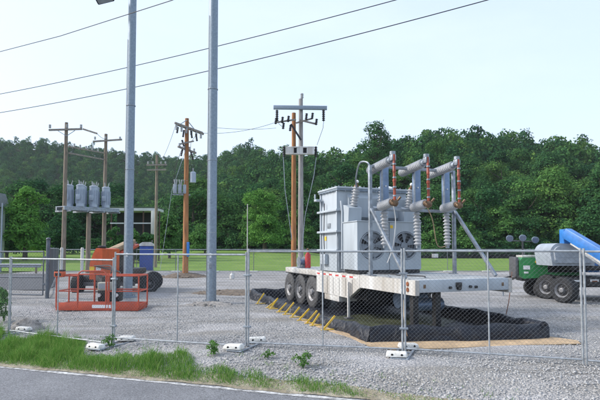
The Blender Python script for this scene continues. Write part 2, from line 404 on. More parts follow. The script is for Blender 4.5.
# hills : ridge heights described along directions
RPX = np.array([-900, -300, 0, 50, 90, 130, 165, 200, 240, 300, 345, 362, 400, 430, 480, 520, 560, 600, 700, 1000, 1600])
RPY = np.array([160, 150, 141, 140, 140, 143, 150, 156, 158, 158, 157, 150, 143, 139, 142, 147, 145, 153, 160, 170, 180])
def RADJ(px): return np.interp(px, [60, 130, 185, 245, 300, 380, 430, 600], [-12, -12, -2, 12, 5, 0, 4, -3.])
def hill(x, y):
    px = 300+F*x/np.maximum(y, 1); d = np.sqrt(x*x+y*y)
    D = 240+300*(1-sst(130, 340, px)); rp = np.interp(px, RPX, RPY)
    top = (249-rp)*D/500*np.sqrt(1+((px-300)/500)**2)*1.0-13.+H+RADJ(px)
    d0 = 104+0*px
    t = np.clip((y-d0)/(D-d0), 0, 1.6)
    ex = 1.15+1.1*(1-sst(110, 300, px)); prof = np.where(t < 1, np.maximum(t, 0)**ex, 1-.25*(t-1))
    return top*prof+np.sin(x*.05)*np.sin(y*.043)*3*np.clip(t, 0, 1)*np.clip(1.2-t, 0, 1)-.3*(t <= 0)
an = np.linspace(-1.9, 1.9, 130); ds = np.concatenate([np.linspace(101, 560, 80), [640, 760, 900]])
A, D2 = np.meshgrid(an, ds, indexing='ij'); X = A*D2; Y = D2
Z = hill(X, Y); Z[:, 0] = -.8
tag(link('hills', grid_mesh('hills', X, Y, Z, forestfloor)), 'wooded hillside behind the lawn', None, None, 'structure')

# ------------------------------------------------------------------ trees
def leaf_quads(Pn, Nn, s, g):
    n = len(Pn); r = g.normal(size=(n, 3)); t = np.cross(Nn, r); t /= np.linalg.norm(t, axis=1)[:, None]+1e-9
    b = np.cross(Nn, t); s = s[:, None]
    asp = g.uniform(.55, 1, (n, 1))
    V = np.stack([Pn-t*s, Pn-b*s*asp*.7, Pn+t*s, Pn+b*s*asp], 1).reshape(-1, 3)
    return V, np.arange(4*n).reshape(n, 4)
def crown_np(seed, n, h, w, leaf, z0=.15, nb=16, pointy=0.):
    g = np.random.default_rng(seed)
    C = []; rb = []
    for i in range(nb):
        t = (i+.5)/nb; zz = z0+(1-z0)*(.1+.8*t)
        rad = w*.5*math.sin(math.pi*(.18+.72*t))**.7*(1-pointy*t)
        a = g.uniform(0, 6.28); q = rad*g.uniform(.25, .8)
        C.append((math.cos(a)*q, math.sin(a)*q, zz*h)); rb.append(w*g.uniform(.16, .33)*(1-.3*t))
    C = np.array(C); rb = np.array(rb)
    pk = g.choice(nb, n*2, p=rb**2/sum(rb**2)); d = g.normal(size=(2*n, 3)); d /= np.linalg.norm(d, axis=1)[:, None]
    d[:, 2] = np.where(d[:, 2] < -.2, -d[:, 2]*.6, d[:, 2])
    Pn = C[pk]+d*(rb[pk]*(g.uniform(.45, 1.1, 2*n)**.7+g.exponential(.1, 2*n)))[:, None]
    dist = np.linalg.norm(Pn[:, None, :]-C[None], axis=2)/rb[None]
    dist[np.arange(2*n), pk] = 9
    ok = (dist.min(1) > .6) & (Pn[:, 2] > min(.2, .03*h)); Pn = Pn[ok][:n]; d = d[ok][:n]
    Nn = d*.8+g.normal(size=Pn.shape)*.42+np.array([0, 0, .25]); Nn /= np.linalg.norm(Nn, axis=1)[:, None]
    s = leaf*g.uniform(.6, 1.25, len(Pn))
    return leaf_quads(Pn, Nn, s, g)
def trunk_mb(h, w, seed):
    g = random.Random(seed); mb = MB(); r = h*.022+.04
    mb.tube([(0, 0, -.4), (g.uniform(-.1, .1), g.uniform(-.1, .1), h*.3), (g.uniform(-.3, .3), g.uniform(-.3, .3), h*.6), (g.uniform(-.4, .4), g.uniform(-.4, .4), h*.88)], [r*1.25, r, r*.6, r*.15], 8)
    for k in range(7):
        a = g.uniform(0, 6.28); z = h*(.22+.08*k); q = w*.36
        mb.tube([(0, 0, z), (math.cos(a)*q*.5, math.sin(a)*q*.5, z+h*.07), (math.cos(a)*q, math.sin(a)*q, z+h*.17)], [r*.4, r*.28, r*.08], 5)
    return mb
PROT = []
for k in range(9):
    h = [12, 13, 12, 14, 11, 13, 15, 12, 10][k]; w = [8.5, 8, 9.5, 7, 9, 7.5, 8, 10, 8][k]
    V, Fq = crown_np(100+k, 7500, h, w, .2, z0=[.1, .12, .05, .18, .05, .15, .2, .05, .02][k], nb=[15, 20, 24, 17, 13, 19, 24, 16, 12][k], pointy=.25 if k in (3, 6) else .0)
    me = npmesh('tree_crown', V, Fq, leafd, tint=np.full(len(V), 0.))
    tm = trunk_mb(h, w, k); to = tm.build('trunk', bark); tme = to.data; bpy.data.objects.remove(to)
    PROT.append((me, tme, h, w))
def special_tree(px, py, Y, wpx, m, label, seed, z0=.06, group=None, leaf=.17, n=9000, nb=20, base=None, pointy=0):
    p = P(px, py, Y); zb = base if base is not None else 0.0
    h = p.z-zb; w = wpx*Y/F
    t = empty('tree', (p.x, Y, zb), 0, label, 'tree', group)
    V, Fq = crown_np(seed, n, h, w, leaf, z0, nb, pointy)
    link('crown', npmesh('crown', V, Fq, m, tint=np.full(len(V), .3)), t); trunk_mb(h, w, seed).build('trunk', bark, t)
    return t
special_tree(27, 183, 66, 46, leafb, 'bright green round tree at the far left behind the driveway', 11, base=.2)
special_tree(8, 206, 72, 34, leafd, 'darker tree at the left edge behind the bright green tree', 12)
special_tree(265, 187, 88, 42, leafb, 'bright green rounded tree standing alone on the lawn left of the twin poles', 13, base=1.2, n=15000)
special_tree(377, 119, 165, 40, leafd, 'tallest tree breaking the skyline above the transformer', 14, base=14, leaf=.3, n=12000, nb=30, z0=.1, pointy=.35)
special_tree(545, 172, 112, 62, leafm, 'broad rounded mid green tree on the right above the blue boom', 15, base=2, leaf=.26, n=9000)
special_tree(250, 222, 98, 26, leafm, 'low bushy tree left of the bright rounded tree on the lawn', 16, base=1)
special_tree(300, 208, 100, 30, leafm, 'mid green tree behind the twin poles', 17, base=1)
special_tree(445, 196, 106, 44, leafm, 'mid green bushy tree behind the right end of the switch frame', 18, base=0, leaf=.24)
special_tree(497, 205, 105, 46, leafm, 'mid green bushy tree above the lamp mast', 19, base=0, leaf=.24)
special_tree(590, 205, 100, 46, leafd, 'dark tree at the right edge of the photo behind the blue boom', 20, base=0, leaf=.24)
special_tree(170, 214, 70, 24, leafm, 'small tree between the white post building and the orange pole', 21, base=.5)
special_tree(205, 226, 84, 30, leafm, 'low shrubby tree behind the big steel pole', 22, base=.9)
special_tree(62, 214, 82, 40, leafd, 'dark tree behind the regulator platform', 23, base=0)
for u, v, wd, Y_, sd, mm, nm in ((405, 226, 30, 101, 71, leafd, 'between the transformer and the right switch post'), (468, 224, 34, 100, 72, leafm, 'right of the right diagonal brace'), (520, 218, 36, 102, 73, leafd, 'directly behind the lamp mast'), (430, 232, 24, 99, 74, leafm, 'above the blank sign'), (340, 232, 30, 101, 75, leafd, 'just left of the transformer tank'), (228, 230, 30, 100, 76, leafd, 'right of the big steel pole'), (565, 222, 34, 101, 77, leafm, 'behind the blue knuckle of the boom')):
    special_tree(u, v, Y_, wd, mm, 'rounded bush at the edge of the woods '+nm, sd, z0=0, n=4500, nb=14, leaf=.2, base=.0)
# scatter on the hills
pts = []
g = np.random.default_rng(5)
yy = 107.0
while yy < 570:
    sp_ = 6.3+yy*.0035
    xx = -yy*.78
    while xx < yy*.78:
        x = xx+g.uniform(-.45, .45)*sp_; y = yy+g.uniform(-.45, .45)*sp_
        px = 300+F*x/y; D = 240+300*float(1-sst(130, 340, px))
        if y < D+38: pts.append((x, y))
        xx += sp_
    yy += sp_*.85
pts.sort(key=lambda p: p[1])
GR = 'forest trees in the front of the wooded hillside'
nind = 0; rest = []
for i, (x, y) in enumerate(pts):
    px = 300+F*x/y
    if -15 < px < 615 and nind < 285:
        me, tme, h, w = PROT[g.integers(0, 9)]
        o = bpy.data.objects.new('forest_tree', me); COL.objects.link(o)
        s = g.uniform(.75, 1.35); o.scale = (s*g.uniform(1., 1.25), s*g.uniform(1., 1.25), s*g.uniform(.8, 1.1))
        o.rotation_euler = (0, 0, g.uniform(0, 6.28)); o.location = (x, y, float(hill(np.float64(x), np.float64(y)))-.3)
        tag(o, 'dark green leafy tree in the front rows of the wooded hillside', 'tree', GR)
        t = bpy.data.objects.new('trunk', tme); COL.objects.link(t); t.parent = o
        nind += 1
    else: rest.append((x, y))
TEMPL = []
for k in range(8):
    hh = 10+k % 4; V, Fq = crown_np(300+k, 520, hh, 7.5+(k % 3), .52, z0=.15, nb=14, pointy=.2*(k % 2))
    TEMPL.append(V)
allV = []; tint = []
for (x, y) in rest:
    V = TEMPL[g.integers(0, 8)]; s = g.uniform(.8, 1.35)*(.85 if y > 260 else 1.); a = g.uniform(0, 6.28); c, s2 = math.cos(a), math.sin(a)
    px = 300+F*x/y
    if not (-40 < px < 640) and g.random() < .35: continue
    W = np.stack([(V[:, 0]*c-V[:, 1]*s2)*s+x, (V[:, 0]*s2+V[:, 1]*c)*s+y, V[:, 2]*s*g.uniform(.85, 1.2)+float(hill(np.float64(x), np.float64(y)))-.5], 1)
    allV.append(W); tint.append(np.full(len(W), g.random()))
V = np.concatenate(allV); Fq = np.arange(len(V)).reshape(-1, 4)
tag(link('woodland', npmesh('woodland', V, Fq, leafd, tint=np.concatenate(tint))), 'distant woodland covering the hills', None, None, 'stuff')
# undergrowth along the foot of the woods
V0 = []; tt = []
for i in range(330):
    x = g.uniform(-82, 82); y = g.uniform(98, 106)
    Vb = TEMPL[g.integers(0, 8)]; s = g.uniform(.16, .4)
    V0.append(np.stack([Vb[:, 0]*s*1.5+x, Vb[:, 1]*s*1.3+y, Vb[:, 2]*s+LR(x, y)*.6-.5*s], 1)); tt.append(np.full(len(Vb), g.random()))
V = np.concatenate(V0)
tag(link('undergrowth', npmesh('undergrowth', V, np.arange(len(V)).reshape(-1, 4), leafd, tint=np.concatenate(tt))), 'bushy undergrowth along the foot of the woods', None, None, 'stuff')

# ------------------------------------------------------------------ gravel stones (stuff)
def icosa():
    bm = bmesh.new(); bmesh.ops.create_icosphere(bm, subdivisions=1, radius=1)
    V = np.array([v.co[:] for v in bm.verts]); Fc = np.array([[v.index for v in f.verts] for f in bm.faces]); bm.free(); return V, Fc
IV, IF = icosa()
def stones(n, pos, smin, smax, seed):
    g = np.random.default_rng(seed); n = len(pos)
    s = (smin+(smax-smin)*g.random(n)**2.2)
    V = IV[None]*g.uniform(.72, 1.25, (n, len(IV), 1))*s[:, None, None]*g.uniform(.7, 1.25, (n, 1, 3))*np.array([1, 1, .62])
    V = V+pos[:, None, :]; Fc = IF[None]+(np.arange(n)*len(IV))[:, None, None]
    return V.reshape(-1, 3), Fc.reshape(-1, 3)
n = 80000
y = 5.6+(19-5.6)*g.random(n)**1.35; x = (g.random(n)*2-1)*(y*.66+.5)
dr = y-edge(x); keep = dr > .05+.5*g.random(n)**2*(x < 3)
x, y = x[keep], y[keep]
pos = np.stack([x, y, gz(x, y)+.006], 1)
V, Fc = stones(len(pos), pos, .006, .021, 3)
tag(link('loose_gravel', npmesh('loose_gravel', V, Fc, stonem)), 'loose grey stones covering the yard', None, None, 'stuff')
def rubble(px, py, rad, n, label, m=rock, s0=.04, s1=.13, hgt=.12):
    c = G(px, py); g2 = np.random.default_rng(int(px*7+py)); mb = MB()
    a = g2.uniform(0, 6.28, n); q = rad*np.sqrt(g2.random(n)); p = np.stack([np.cos(a)*q, np.sin(a)*q*.8, hgt*(1-q/rad)*g2.random(n)], 1)
    V, Fc = stones(n, p, s0, s1, int(px))
    k = 24; vs = [(0, 0, hgt)]
    for rr, zz in ((.45, .75), (.8, .35), (1.05, -.05)):
        for i in range(k):
            t = 6.283*i/k; w = rad*rr*(1+.14*math.sin(3*t+px)+g2.uniform(-.08, .08)); vs.append((math.cos(t)*w, math.sin(t)*w*.8, hgt*zz))
    nv = len(vs); fs = [(0, 1+i, 1+(i+1) % k) for i in range(k)]
    for r_ in range(2):
        for i in range(k):
            a0 = 1+r_*k+i; a1 = 1+r_*k+(i+1) % k
            fs += [(a0, a0+k, a1+k), (a0, a1+k, a1)]
    V = np.concatenate([np.array(vs), V]); Fc = np.concatenate([np.array(fs), Fc+nv])
    o = link('dirt_pile', npmesh('dirt_pile', V, Fc, m)); o.location = (c.x, c.y, gzf(c.x, c.y)-.01)
    return tag(o, label, 'dirt pile', None)
rubble(184, 277, 1.6, 160, 'pile of brown dirt at the foot of the orange wooden pole', dirt, .05, .2, .35)
rubble(211, 304, .75, 110, 'ring of grey rubble at the foot of the right steel pole', rock, .03, .1, .12)
rubble(231, 293, 1.5, 150, 'low brown rubble patch right of the steel pole', dirt, .04, .14, .16)
rubble(27, 321, .42, 70, 'small heap of brown rocks behind the leftmost fence panel', rock, .05, .14, .3)

# ------------------------------------------------------------------ verge grass and weeds
def blades(pos, hgt, wid, seed, m, name):
    g = np.random.default_rng(seed); n = len(pos)
    a = g.uniform(0, 6.28, n); t = np.stack([np.cos(a), np.sin(a), 0*a], 1); ln = g.normal(size=(n, 3))*[1, 1, 0]*.38*hgt[:, None]
    up = np.array([0, 0, 1.]); w = wid*g.uniform(.6, 1.3, n)[:, None]
    b = pos; mid = b+up*hgt[:, None]*.6+ln*.35; tip = b+up*(hgt*g.uniform(.8, 1, n))[:, None]+ln
    V = np.stack([b-t*w, b+t*w, mid+t*w*.8, mid-t*w*.8, tip+t*w*.12, tip-t*w*.12], 1).reshape(-1, 3)
    i = np.arange(n)[:, None]*6; Fq = np.concatenate([i+[0, 1, 2, 3], i+[3, 2, 4, 5]], 0)
    return npmesh(name, V, Fq, m)
n = 120000
x = g.uniform(-8.5, 3.0, n); dr = g.random(n)*3.0
noise = np.sin(x*2.3+1)*.18+np.sin(x*5.1)*.1+np.sin(x*11+dr*5)*.07
width = np.interp(x, [-8.5, -6, -4.6, -4.0, -3.3, -2.5, -1.5, -.4, .3, 1.2, 2.2, 3], [3.0, 2.6, 2.1, 1.5, 1.1, 1.1, .95, .62, .5, .4, .28, .14])
lim = width*(1+noise)
p = np.maximum(np.clip((lim-dr)/.25, 0, 1), .16*(dr < lim+.55)*(np.sin(x*8.1+dr*13)+np.sin(x*17.3-dr*9) > .9))*np.clip((dr+.03)/.12, .15, 1)
keep = g.random(n) < p
x, dr, lim = x[keep], dr[keep], lim[keep]; y = edge(x)+dr
hg = (.04+.11*np.clip((lim-dr)/.5, .1, 1)*np.clip(dr/.35, .25, 1)*np.clip(lim/1.2, .35, 1.2))*(g.uniform(.35, 1.1, len(x))+.9*(g.random(len(x)) < .05))*(1+.45*np.sin(x*4.1)*np.sin(dr*6+x))*(1+.3*np.sin(x*9.7+dr*3))
tag(link('verge_grass', blades(np.stack([x, y, gz(x, y)], 1), hg, .0035, 4, grassm, 'verge_grass')), 'rough green grass along the road verge', None, None, 'stuff')
# dry verge litter strip (soil)
xs = np.linspace(-14, 5, 200); ws = np.array([-.085, .05, .3, .6])
X, T = np.meshgrid(xs, ws, indexing='ij'); wb = .03*np.sin(X*3)+.02*np.sin(X*9)
Y = edge(X)+T*np.interp(X, [-14, 0, 3, 5], [1.6, 1., .6, .3])+wb; Z = gz(X, Y)+np.where(T < .5, .012, -.02)
vergem = field_mat('verge_soil', (.2, .17, .12), (.27, .24, .18), (.4, .37, .3), 3)
tag(link('verge_soil', grid_mesh('verge_soil', X, Y, Z, vergem)), 'bare soil along the road edge', None, None, 'structure')
def weed(px, py, h, w, n, label, seed, m=weedm, cat='weed', ls=.02):
    n = int(n*1.6)
    c = G(px, py, 0); c = G(px, py, gzf(c.x, c.y)); g2 = np.random.default_rng(seed)
    t = empty('weed' if cat == 'weed' else 'shrub', (c.x, c.y, gzf(c.x, c.y)), 0, label, cat)
    V, Fq = crown_np(seed, n, h, w, ls, .05, 9); link('leaves', npmesh('leaves', V, Fq, m, tint=np.zeros(len(V))), t)
    mb = MB(); rr = random.Random(seed)
    for k in range(7):
        a = rr.uniform(0, 6.28); mb.tube([(0, 0, -.02), (math.cos(a)*w*.15, math.sin(a)*w*.15, h*.5), (math.cos(a)*w*.35, math.sin(a)*w*.35, h*.85)], [.006+h*.006, .004+h*.004, .002], 5)
    mb.build('stems', MATS['weed_leaves'], t)
weed(110, 347, .26, .3, 150, 'leafy weed growing between the ballast blocks by the left fence posts', 41)
weed(214, 355, .24, .28, 170, 'leafy weed standing left of the middle ballast block', 42)
weed(303, 377, .25, .3, 170, 'leafy weed at the top edge of the verge below the middle fence panel', 43)
weed(267, 358, .1, .22, 80, 'tiny weed in the gravel right of the middle fence foot', 44)
weed(4, 322, .95, .75, 900, 'tall bushy green shrub behind the leftmost fence panel', 46, leafm, 'shrub', .03)

# ------------------------------------------------------------------ chain link fences
def chain_np(L, h, pitch, r, x0=0, z0=0):
    """crossing wires in plane y=0"""
    V = []; Fc = []; nseg = 0
    st = pitch*math.sqrt(2)
    for sgn, yo in ((1, r*.9), (-1, -r*.9)):
        k = -h if sgn > 0 else 0
        c = -h
        while c < L+h:
            # line x = c + sgn*z  (sgn>0) or x = c + h - z
            if sgn > 0:
                za = max(0, -c); zb = min(h, L-c); a = (c+za, za); b = (c+zb, zb)
            else:
                s_ = c+h; za = max(0, s_-L); zb = min(h, s_); a = (s_-za, za); b = (s_-zb, zb)
            if zb > za+.01:
                d = np.array([b[0]-a[0], b[1]-a[1]]); d /= np.linalg.norm(d); nrm = np.array([-d[1], d[0]])
                for q in (a, b):
                    for (u, v) in ((1, 0), (-.5, .87), (-.5, -.87)):
                        V.append((x0+q[0]+nrm[0]*r*u, yo+r*v, z0+q[1]+nrm[1]*r*u))
                o = nseg*6
                Fc += [(o, o+1, o+4, o+3), (o+1, o+2, o+5, o+4), (o+2, o, o+3, o+5)]; nseg += 1
            c += st
    return np.array(V), np.array(Fc)
def fence_panel(p0, p1, z, label, h=1.83, mid=True, pitch=.05, wr=.0013, tr=.019, group=None, midx=None, lowbar=True, name='temporary_fence', matp=fgalv):
    p0 = Vector(p0[:2]); p1 = Vector(p1[:2]); L = (p1-p0).length; a = math.atan2(p1.y-p0.y, p1.x-p0.x)
    t = empty(name, (p0.x, p0.y, z), a, label, 'fence panel', group)
    zl = .09
    MB().tube([(0, 0, 0.03), (0, 0, h+.03)], tr, 10).build('post', matp, t)
    MB().tube([(L, 0, 0.03), (L, 0, h+.03)], tr, 10).build('post', matp, t)
    MB().tube([(tr*.9, 0, h-.02), (L-tr*.9, 0, h-.02)], tr*.95, 10).build('top_rail', matp, t)
    if lowbar: MB().tube([(tr*.9, 0, zl), (L-tr*.9, 0, zl)], tr*.8, 8).build('bottom_rail', matp, t)
    if mid:
        mx = (midx if midx else L/2)
        MB().tube([(mx, 0, zl+.012), (mx, 0, h-.036)], tr*.72, 8).build('middle_brace', matp, t)
    V, Fc = chain_np(L-2*tr, h-zl-.04, pitch, wr, tr, zl+.02)
    link('chain_link_mesh', npmesh('chain_link_mesh', V, Fc, mgalv), t)
    return t, L, a
# post positions from the photograph
FP = [G(-95, 325, -.2), G(9, 334, -.19), G(113, 343.5, -.1), G(247, 347, 0), G(404, 354, 0), G(585, 366, 0), G(800, 385, 0)]
labs = ['leftmost near fence panel, cut by the photo edge', 'second near fence panel from the left, in front of the shrub and lift basket', 'near fence panel in front of the two steel poles', 'near fence panel in front of the trailer wheels and yellow brackets', 'near fence panel in front of the black berm and trailer nose', 'rightmost near fence panel, in front of the blue boom lift']
zb = [-.2, -.19, -.07, -.005, 0.005, 0.0]
fdir = (FP[4]-FP[1]); fdir.z = 0; fdir.normalize()
PAN = []
for i in range(6):
    a, b = FP[i].copy(), FP[i+1].copy(); d = (b-a); d.z = 0; d.normalize()
    PAN.append(fence_panel(a+d*.024, b-d*.024, zb[i], labs[i], group='temporary chain link fence panels by the road')[:2])
perp = Vector((-fdir.y, fdir.x, 0))
def clampm(p, z, label):
    mb = MB(); t = mb.box(-.07, .07, -.026, .026, -.018, .018, .004).build('fence_clamp', galv, None, (0, 0, 0), (p.x, p.y, z))
    t.rotation_euler = (0, 0, math.atan2(fdir.y, fdir.x)); tag(t, label, 'clamp')
# feet with ballast
pos_names = {1: 'leftmost', 2: 'left', 3: 'middle', 4: 'right'}
for i in (1, 2, 3, 4):
    c = FP[i]; z = gzf(c.x, c.y); rz = math.atan2(perp.y, perp.x)
    t = empty('fence_stand', (c.x, c.y, z), rz, {1: 'flat steel fence foot under the leftmost post pair', 2: 'flat steel fence foot in front of the orange basket', 3: 'flat steel fence foot in the open gravel near the middle', 4: 'flat steel fence foot in front of the black berm'}[i], 'fence foot')
    mb = MB()
    for sy in (-.13, .13): mb.box(-.55, .55, sy-.02, sy+.02, .012, .035, .004)
    for sx in (-.55, 0, .51): mb.box(sx, sx+.04, -.108, .108, .014, .033, .003)
    mb.build('foot_frame', galv, t)
    m2 = MB(); m2.cyl((0, .022, .03), (0, .022, .22), .013, n=8); m2.cyl((0, -.022, .03), (0, -.022, .22), .013, n=8); m2.build('spigot', galv, t)
    for k, sx in enumerate((-.42, .4)):
        bl = MB(); bl.box(-.11, .11, -.185, .185, .0, .11, .03, seg=3)
        for v_ in bl.v: tq = v_.z/.11; v_.x *= 1-.28*tq; v_.y *= 1-.13*tq; v_.z = v_.z*.8+.008*math.sin(v_.y*31+i*2+k)*tq
        q = Vector((c.x, c.y, 0))+perp*sx-fdir*(.06 if k == 0 else -.02)
        o = empty('ballast_block', (q.x, q.y, gzf(q.x, q.y)+.036), rz+(-.25 if k == 0 else .1)+.1*i,
                  ('white ballast block on the ' if k == 0 else 'rear white ballast block on the ')+{1: 'leftmost fence foot at the photo edge', 2: 'fence foot in front of the orange basket', 3: 'fence foot in open gravel near the middle', 4: 'fence foot in front of the black berm'}[i], 'ballast block', 'white ballast blocks on the fence feet')
        bl.build('block', sandbag, o)
        for hx in (-.085, .075):
            hm = MB(); hm.cyl((-.083, hx, .042), (-.1, hx, .042), .02, n=14); hm.build('hole', darkin, o)
for i in (2, 3, 4):
    for z in (.45, 1.42): MB().box(PAN[i-1][1]-.05, PAN[i-1][1]+.1, -.03, .03, z-.018, z+.018, .004).build('clamp', galv, PAN[i-1][0])

# far fence
def far_run(pts, dist_post, names, h=1.83, group='chain link fence panels at the back of the yard', mid=False, pitch=.09, wr=.003, tr=.026):
    for i in range(len(pts)-1):
        fence_panel(pts[i], pts[i+1], 0.0, names[i % len(names)], h, mid, pitch, wr, tr, group)
BL = G(58, 272.5); 
bx0 = P(58, 272, 40).x; bx1 = P(640, 272, 40.5).x
nb = 15; bp = [(bx0+(bx1-bx0)*i/nb, 40.0+.5*i/nb) for i in range(nb+1)]
for i in range(nb):
    mx = (bp[i][0]+bp[i+1][0])/2; px = 300+F*mx/40
    ref = ('left of the orange wooden pole', 'behind the steel poles')[px > 180] if px < 280 else ('behind the trailer' if px < 430 else 'on the lawn edge to the right of the trailer')
    fence_panel(bp[i], bp[i+1], .0, 'back fence panel '+ref+', '+['first', 'second', 'third', 'fourth', 'fifth', 'sixth', 'seventh', 'eighth', 'ninth', 'tenth', 'eleventh', 'twelfth', 'thirteenth', 'fourteenth', 'last'][i]+' from left', 1.83, False, .1, .0032, .026, 'chain link fence panels at the back of the yard')
    mb = MB(); mb.box(-.35, .35, -.12, .12, 0, .1, .03)
    o = mb.build('ballast_block', sandbag, None, (0, 0, 0), (bp[i][0], bp[i][1]-.05, .012)); tag(o, 'small white ballast block at a post of the back fence', 'ballast block', 'white ballast blocks along the back fence')
# left side fence from corner to gate post
GP = G(47, 299)
cor = Vector((bp[0][0], bp[0][1]))
m1 = Vector((GP.x, GP.y)).lerp(cor, .34); m2_ = Vector((GP.x, GP.y)).lerp(cor, .67)
sideL = [Vector((GP.x, GP.y)), m1, m2_, cor]
for i, nm in enumerate(('nearest to the dark gate post', 'halfway back', 'meeting the back corner')):
    fence_panel(sideL[i], sideL[i+1], .0, 'side chain link fence panel '+nm, 1.9, False, .1, .003, .024, 'chain link fence panels on the left side of the yard')
dsteel = mat('dark_weathered_steel', (.13, .15, .18), .55, .4, .2)
t = empty('gate_post', (GP.x, GP.y, 0), 0, 'thick dark steel gate post left of the lift basket', 'gate post')
MB().tube([(0, 0, -.1), (0, 0, 2.2)], .07, 14).build('post', dsteel, t); MB().ball((0, 0, 2.22), .085, 2, (1, 1, .7)).build('cap', dsteel, t)
m_ = MB()
for z in (.5, 1.5): m_.box(-.14, -.05, -.04, .04, z, z+.08, .008)
m_.build('hinge', dsteel, t)
gl = empty('yard_gate', (GP.x-.16, GP.y, 0), math.atan2(.9, -5), 'long steel gate with horizontal rails left of the dark gate post', 'gate')
for zz, rr in ((1.75, .03), (1.25, .022), (.8, .03), (.15, .03)): MB().tube([(0, 0, zz), (5.2, 0, zz)], rr, 8).build('rail', dsteel, gl)
for xx in (0, 2.6, 5.2): MB().tube([(xx, .001, .16), (xx, .001, 1.74)], .024, 8).build('upright', dsteel, gl)
V, Fc = chain_np(5.1, 1.55, .09, .003, .03, .17); link('chain_link_mesh', npmesh('chain_link_mesh', V, Fc, dsteel), gl)
# guard rail on the far side of the driveway
gr_ = empty('guard_rail', (-40, 37.8, 0), 0, 'grey guard rail along the far side of the driveway', 'guard rail')
pr = [(0, .45), (.05, .5), (.0, .56), (0, .62), (.05, .68), (0, .75), (.012, .75), (.062, .68), (.012, .62), (.012, .56), (.062, .5), (.012, .45)]
MB().prism([(-a, b) for a, b in pr], 0, 20.5, 'x').build('rail', galv, gr_)
for k in range(11): MB().box(k*2+.02, k*2+.12, .02, .16, 0, .72, .01).build('post', wood, gr_)
# two white marker posts
for px, lb in ((61.5, 'left white marker post under the regulator platform'), (82, 'right white marker post under the regulator platform')):
    p = P(px, 262, 33); t = empty('marker_post', (p.x, 33, 0), 0, lb, 'marker post', 'white marker posts under the regulator platform')
    MB().lathe((0, 0, 0), (0, 0, 1.95), [(0, .1), (.96, .1), (1, .06)], 14).build('post', white, t); MB().lathe((0, 0, 0), (0, 0, .06), [(0, .2), (1, .17)], 14).build('base', rock, t)
# small white sign on back fence
p = P(435.5, 255.5, 40); t = empty('sign', (p.x, 40.2, 1.15), 0, 'small blank white sign on the back fence right of the trailer', 'sign')
MB().box(-.26, .26, -.06, -.045, 0, .32, .004).build('sign_plate', white, t)

# ------------------------------------------------------------------ tall steel poles
def steel_pole(px, py, Y, r0, r1, h, label):
    p = P(px, py, Y); t = empty('steel_pole', (p.x, Y, 0), 0, label, 'pole')
    prof = [(i/14, r0+(r1-r0)*i/14) for i in range(15)]
    MB().lathe((0, 0, -.3), (0, 0, h), prof, 28).build('shaft', galvp, t)
    m = MB()
    for k in range(12): m.cyl((r0*1.5*math.cos(k*.5236), r0*1.5*math.sin(k*.5236), .02), (r0*1.5*math.cos(k*.5236), r0*1.5*math.sin(k*.5236), .12), .018, n=6)
    m.build('anchor_bolts', galv, t)
    MB().lathe((0, 0, 0), (0, 0, .05), [(0, r0*1.8), (1, r0*1.8)], 24).build('base_plate', galvp, t)
    for zz in (2.4, 4.9, 7.4): MB().lathe((0, 0, zz), (0, 0, zz+.03), [(0, r0*1.03), (1, r0*1.03)], 24).build('band', galv, t)
    MB().box(-.03, .03, -r0-.012, -r0+.03, 1.55, 1.7, .002).build('number_tag', whitep, t)
    MB().tube([(-.8*r0, -.75*r0, 0), (-.78*r0, -.74*r0, 4), (-.72*r0, -.7*r0, 10)], .008, 6).build('ground_wire', cabl, t)
    return t
spR = steel_pole(211, 303, 17.2, .175, .15, 15, 'plain grey steel pole, the right of the two tall ones')
m = MB(); m.box(-.045, .045, -.185, -.16, 1.2, 1.42, .005); m.build('plate', galv, spR)
spL = steel_pole(127.8, 290, 19.2, .175, .145, 12.6, 'spotted galvanised steel pole with floodlight, the left of the two tall ones')
fl = P(108, 1, 19.2)
fx = fl.x-spL.location.x
m = MB(); m.tube([(0, 0, 11.85), (fx-.1, 0, 11.95)], .04, 10); m.tube([(0, 0, 11.85), (.9, 0, 11.95)], .04, 10); m.build('crossarm', galvp, spL)
for k, xx in enumerate((fx-.1,)):
    zc = fl.z+.1
    lm = MB(); M = Matrix.Translation((xx, -.15, zc)) @ Matrix.Rotation(R(-14), 4, 'Y') @ Matrix.Rotation(R(-25), 4, 'X')
    lm.box(-.34, .34, -.22, .22, -.13, .1, .05, M); hd = lm.build('floodlight', black, spL)
    gm = MB(); gm.box(-.28, .28, -.17, .17, -.14, -.131, .0, M); gm.build('lens', greyhood, hd)
    bm_ = MB(); bm_.tube([(xx, 0, 11.93), (xx, -.02, zc+.1)], .025, 8); bm_.build('bracket', black, spL)

# ------------------------------------------------------------------ wooden poles
def pin_ins(m, p, s=.09): m.insul(p, Vector(p)+Vector((0, 0, s*2.6)), s, 3)
def wpole(px, Y, ytop, r0, r1, m, label, ybase=None):
    tp = P(px, ytop, Y); t = empty('utility_pole', (tp.x, Y, 0), 0, label, 'utility pole')
    MB().lathe((0, 0, -.3), (0, 0, tp.z), [(i/10, r0+(r1-r0)*i/10) for i in range(11)], 16).build('shaft', m, t)
    return t, tp
def loc(t, px, py, Y): return P(px, py, Y)-t.location
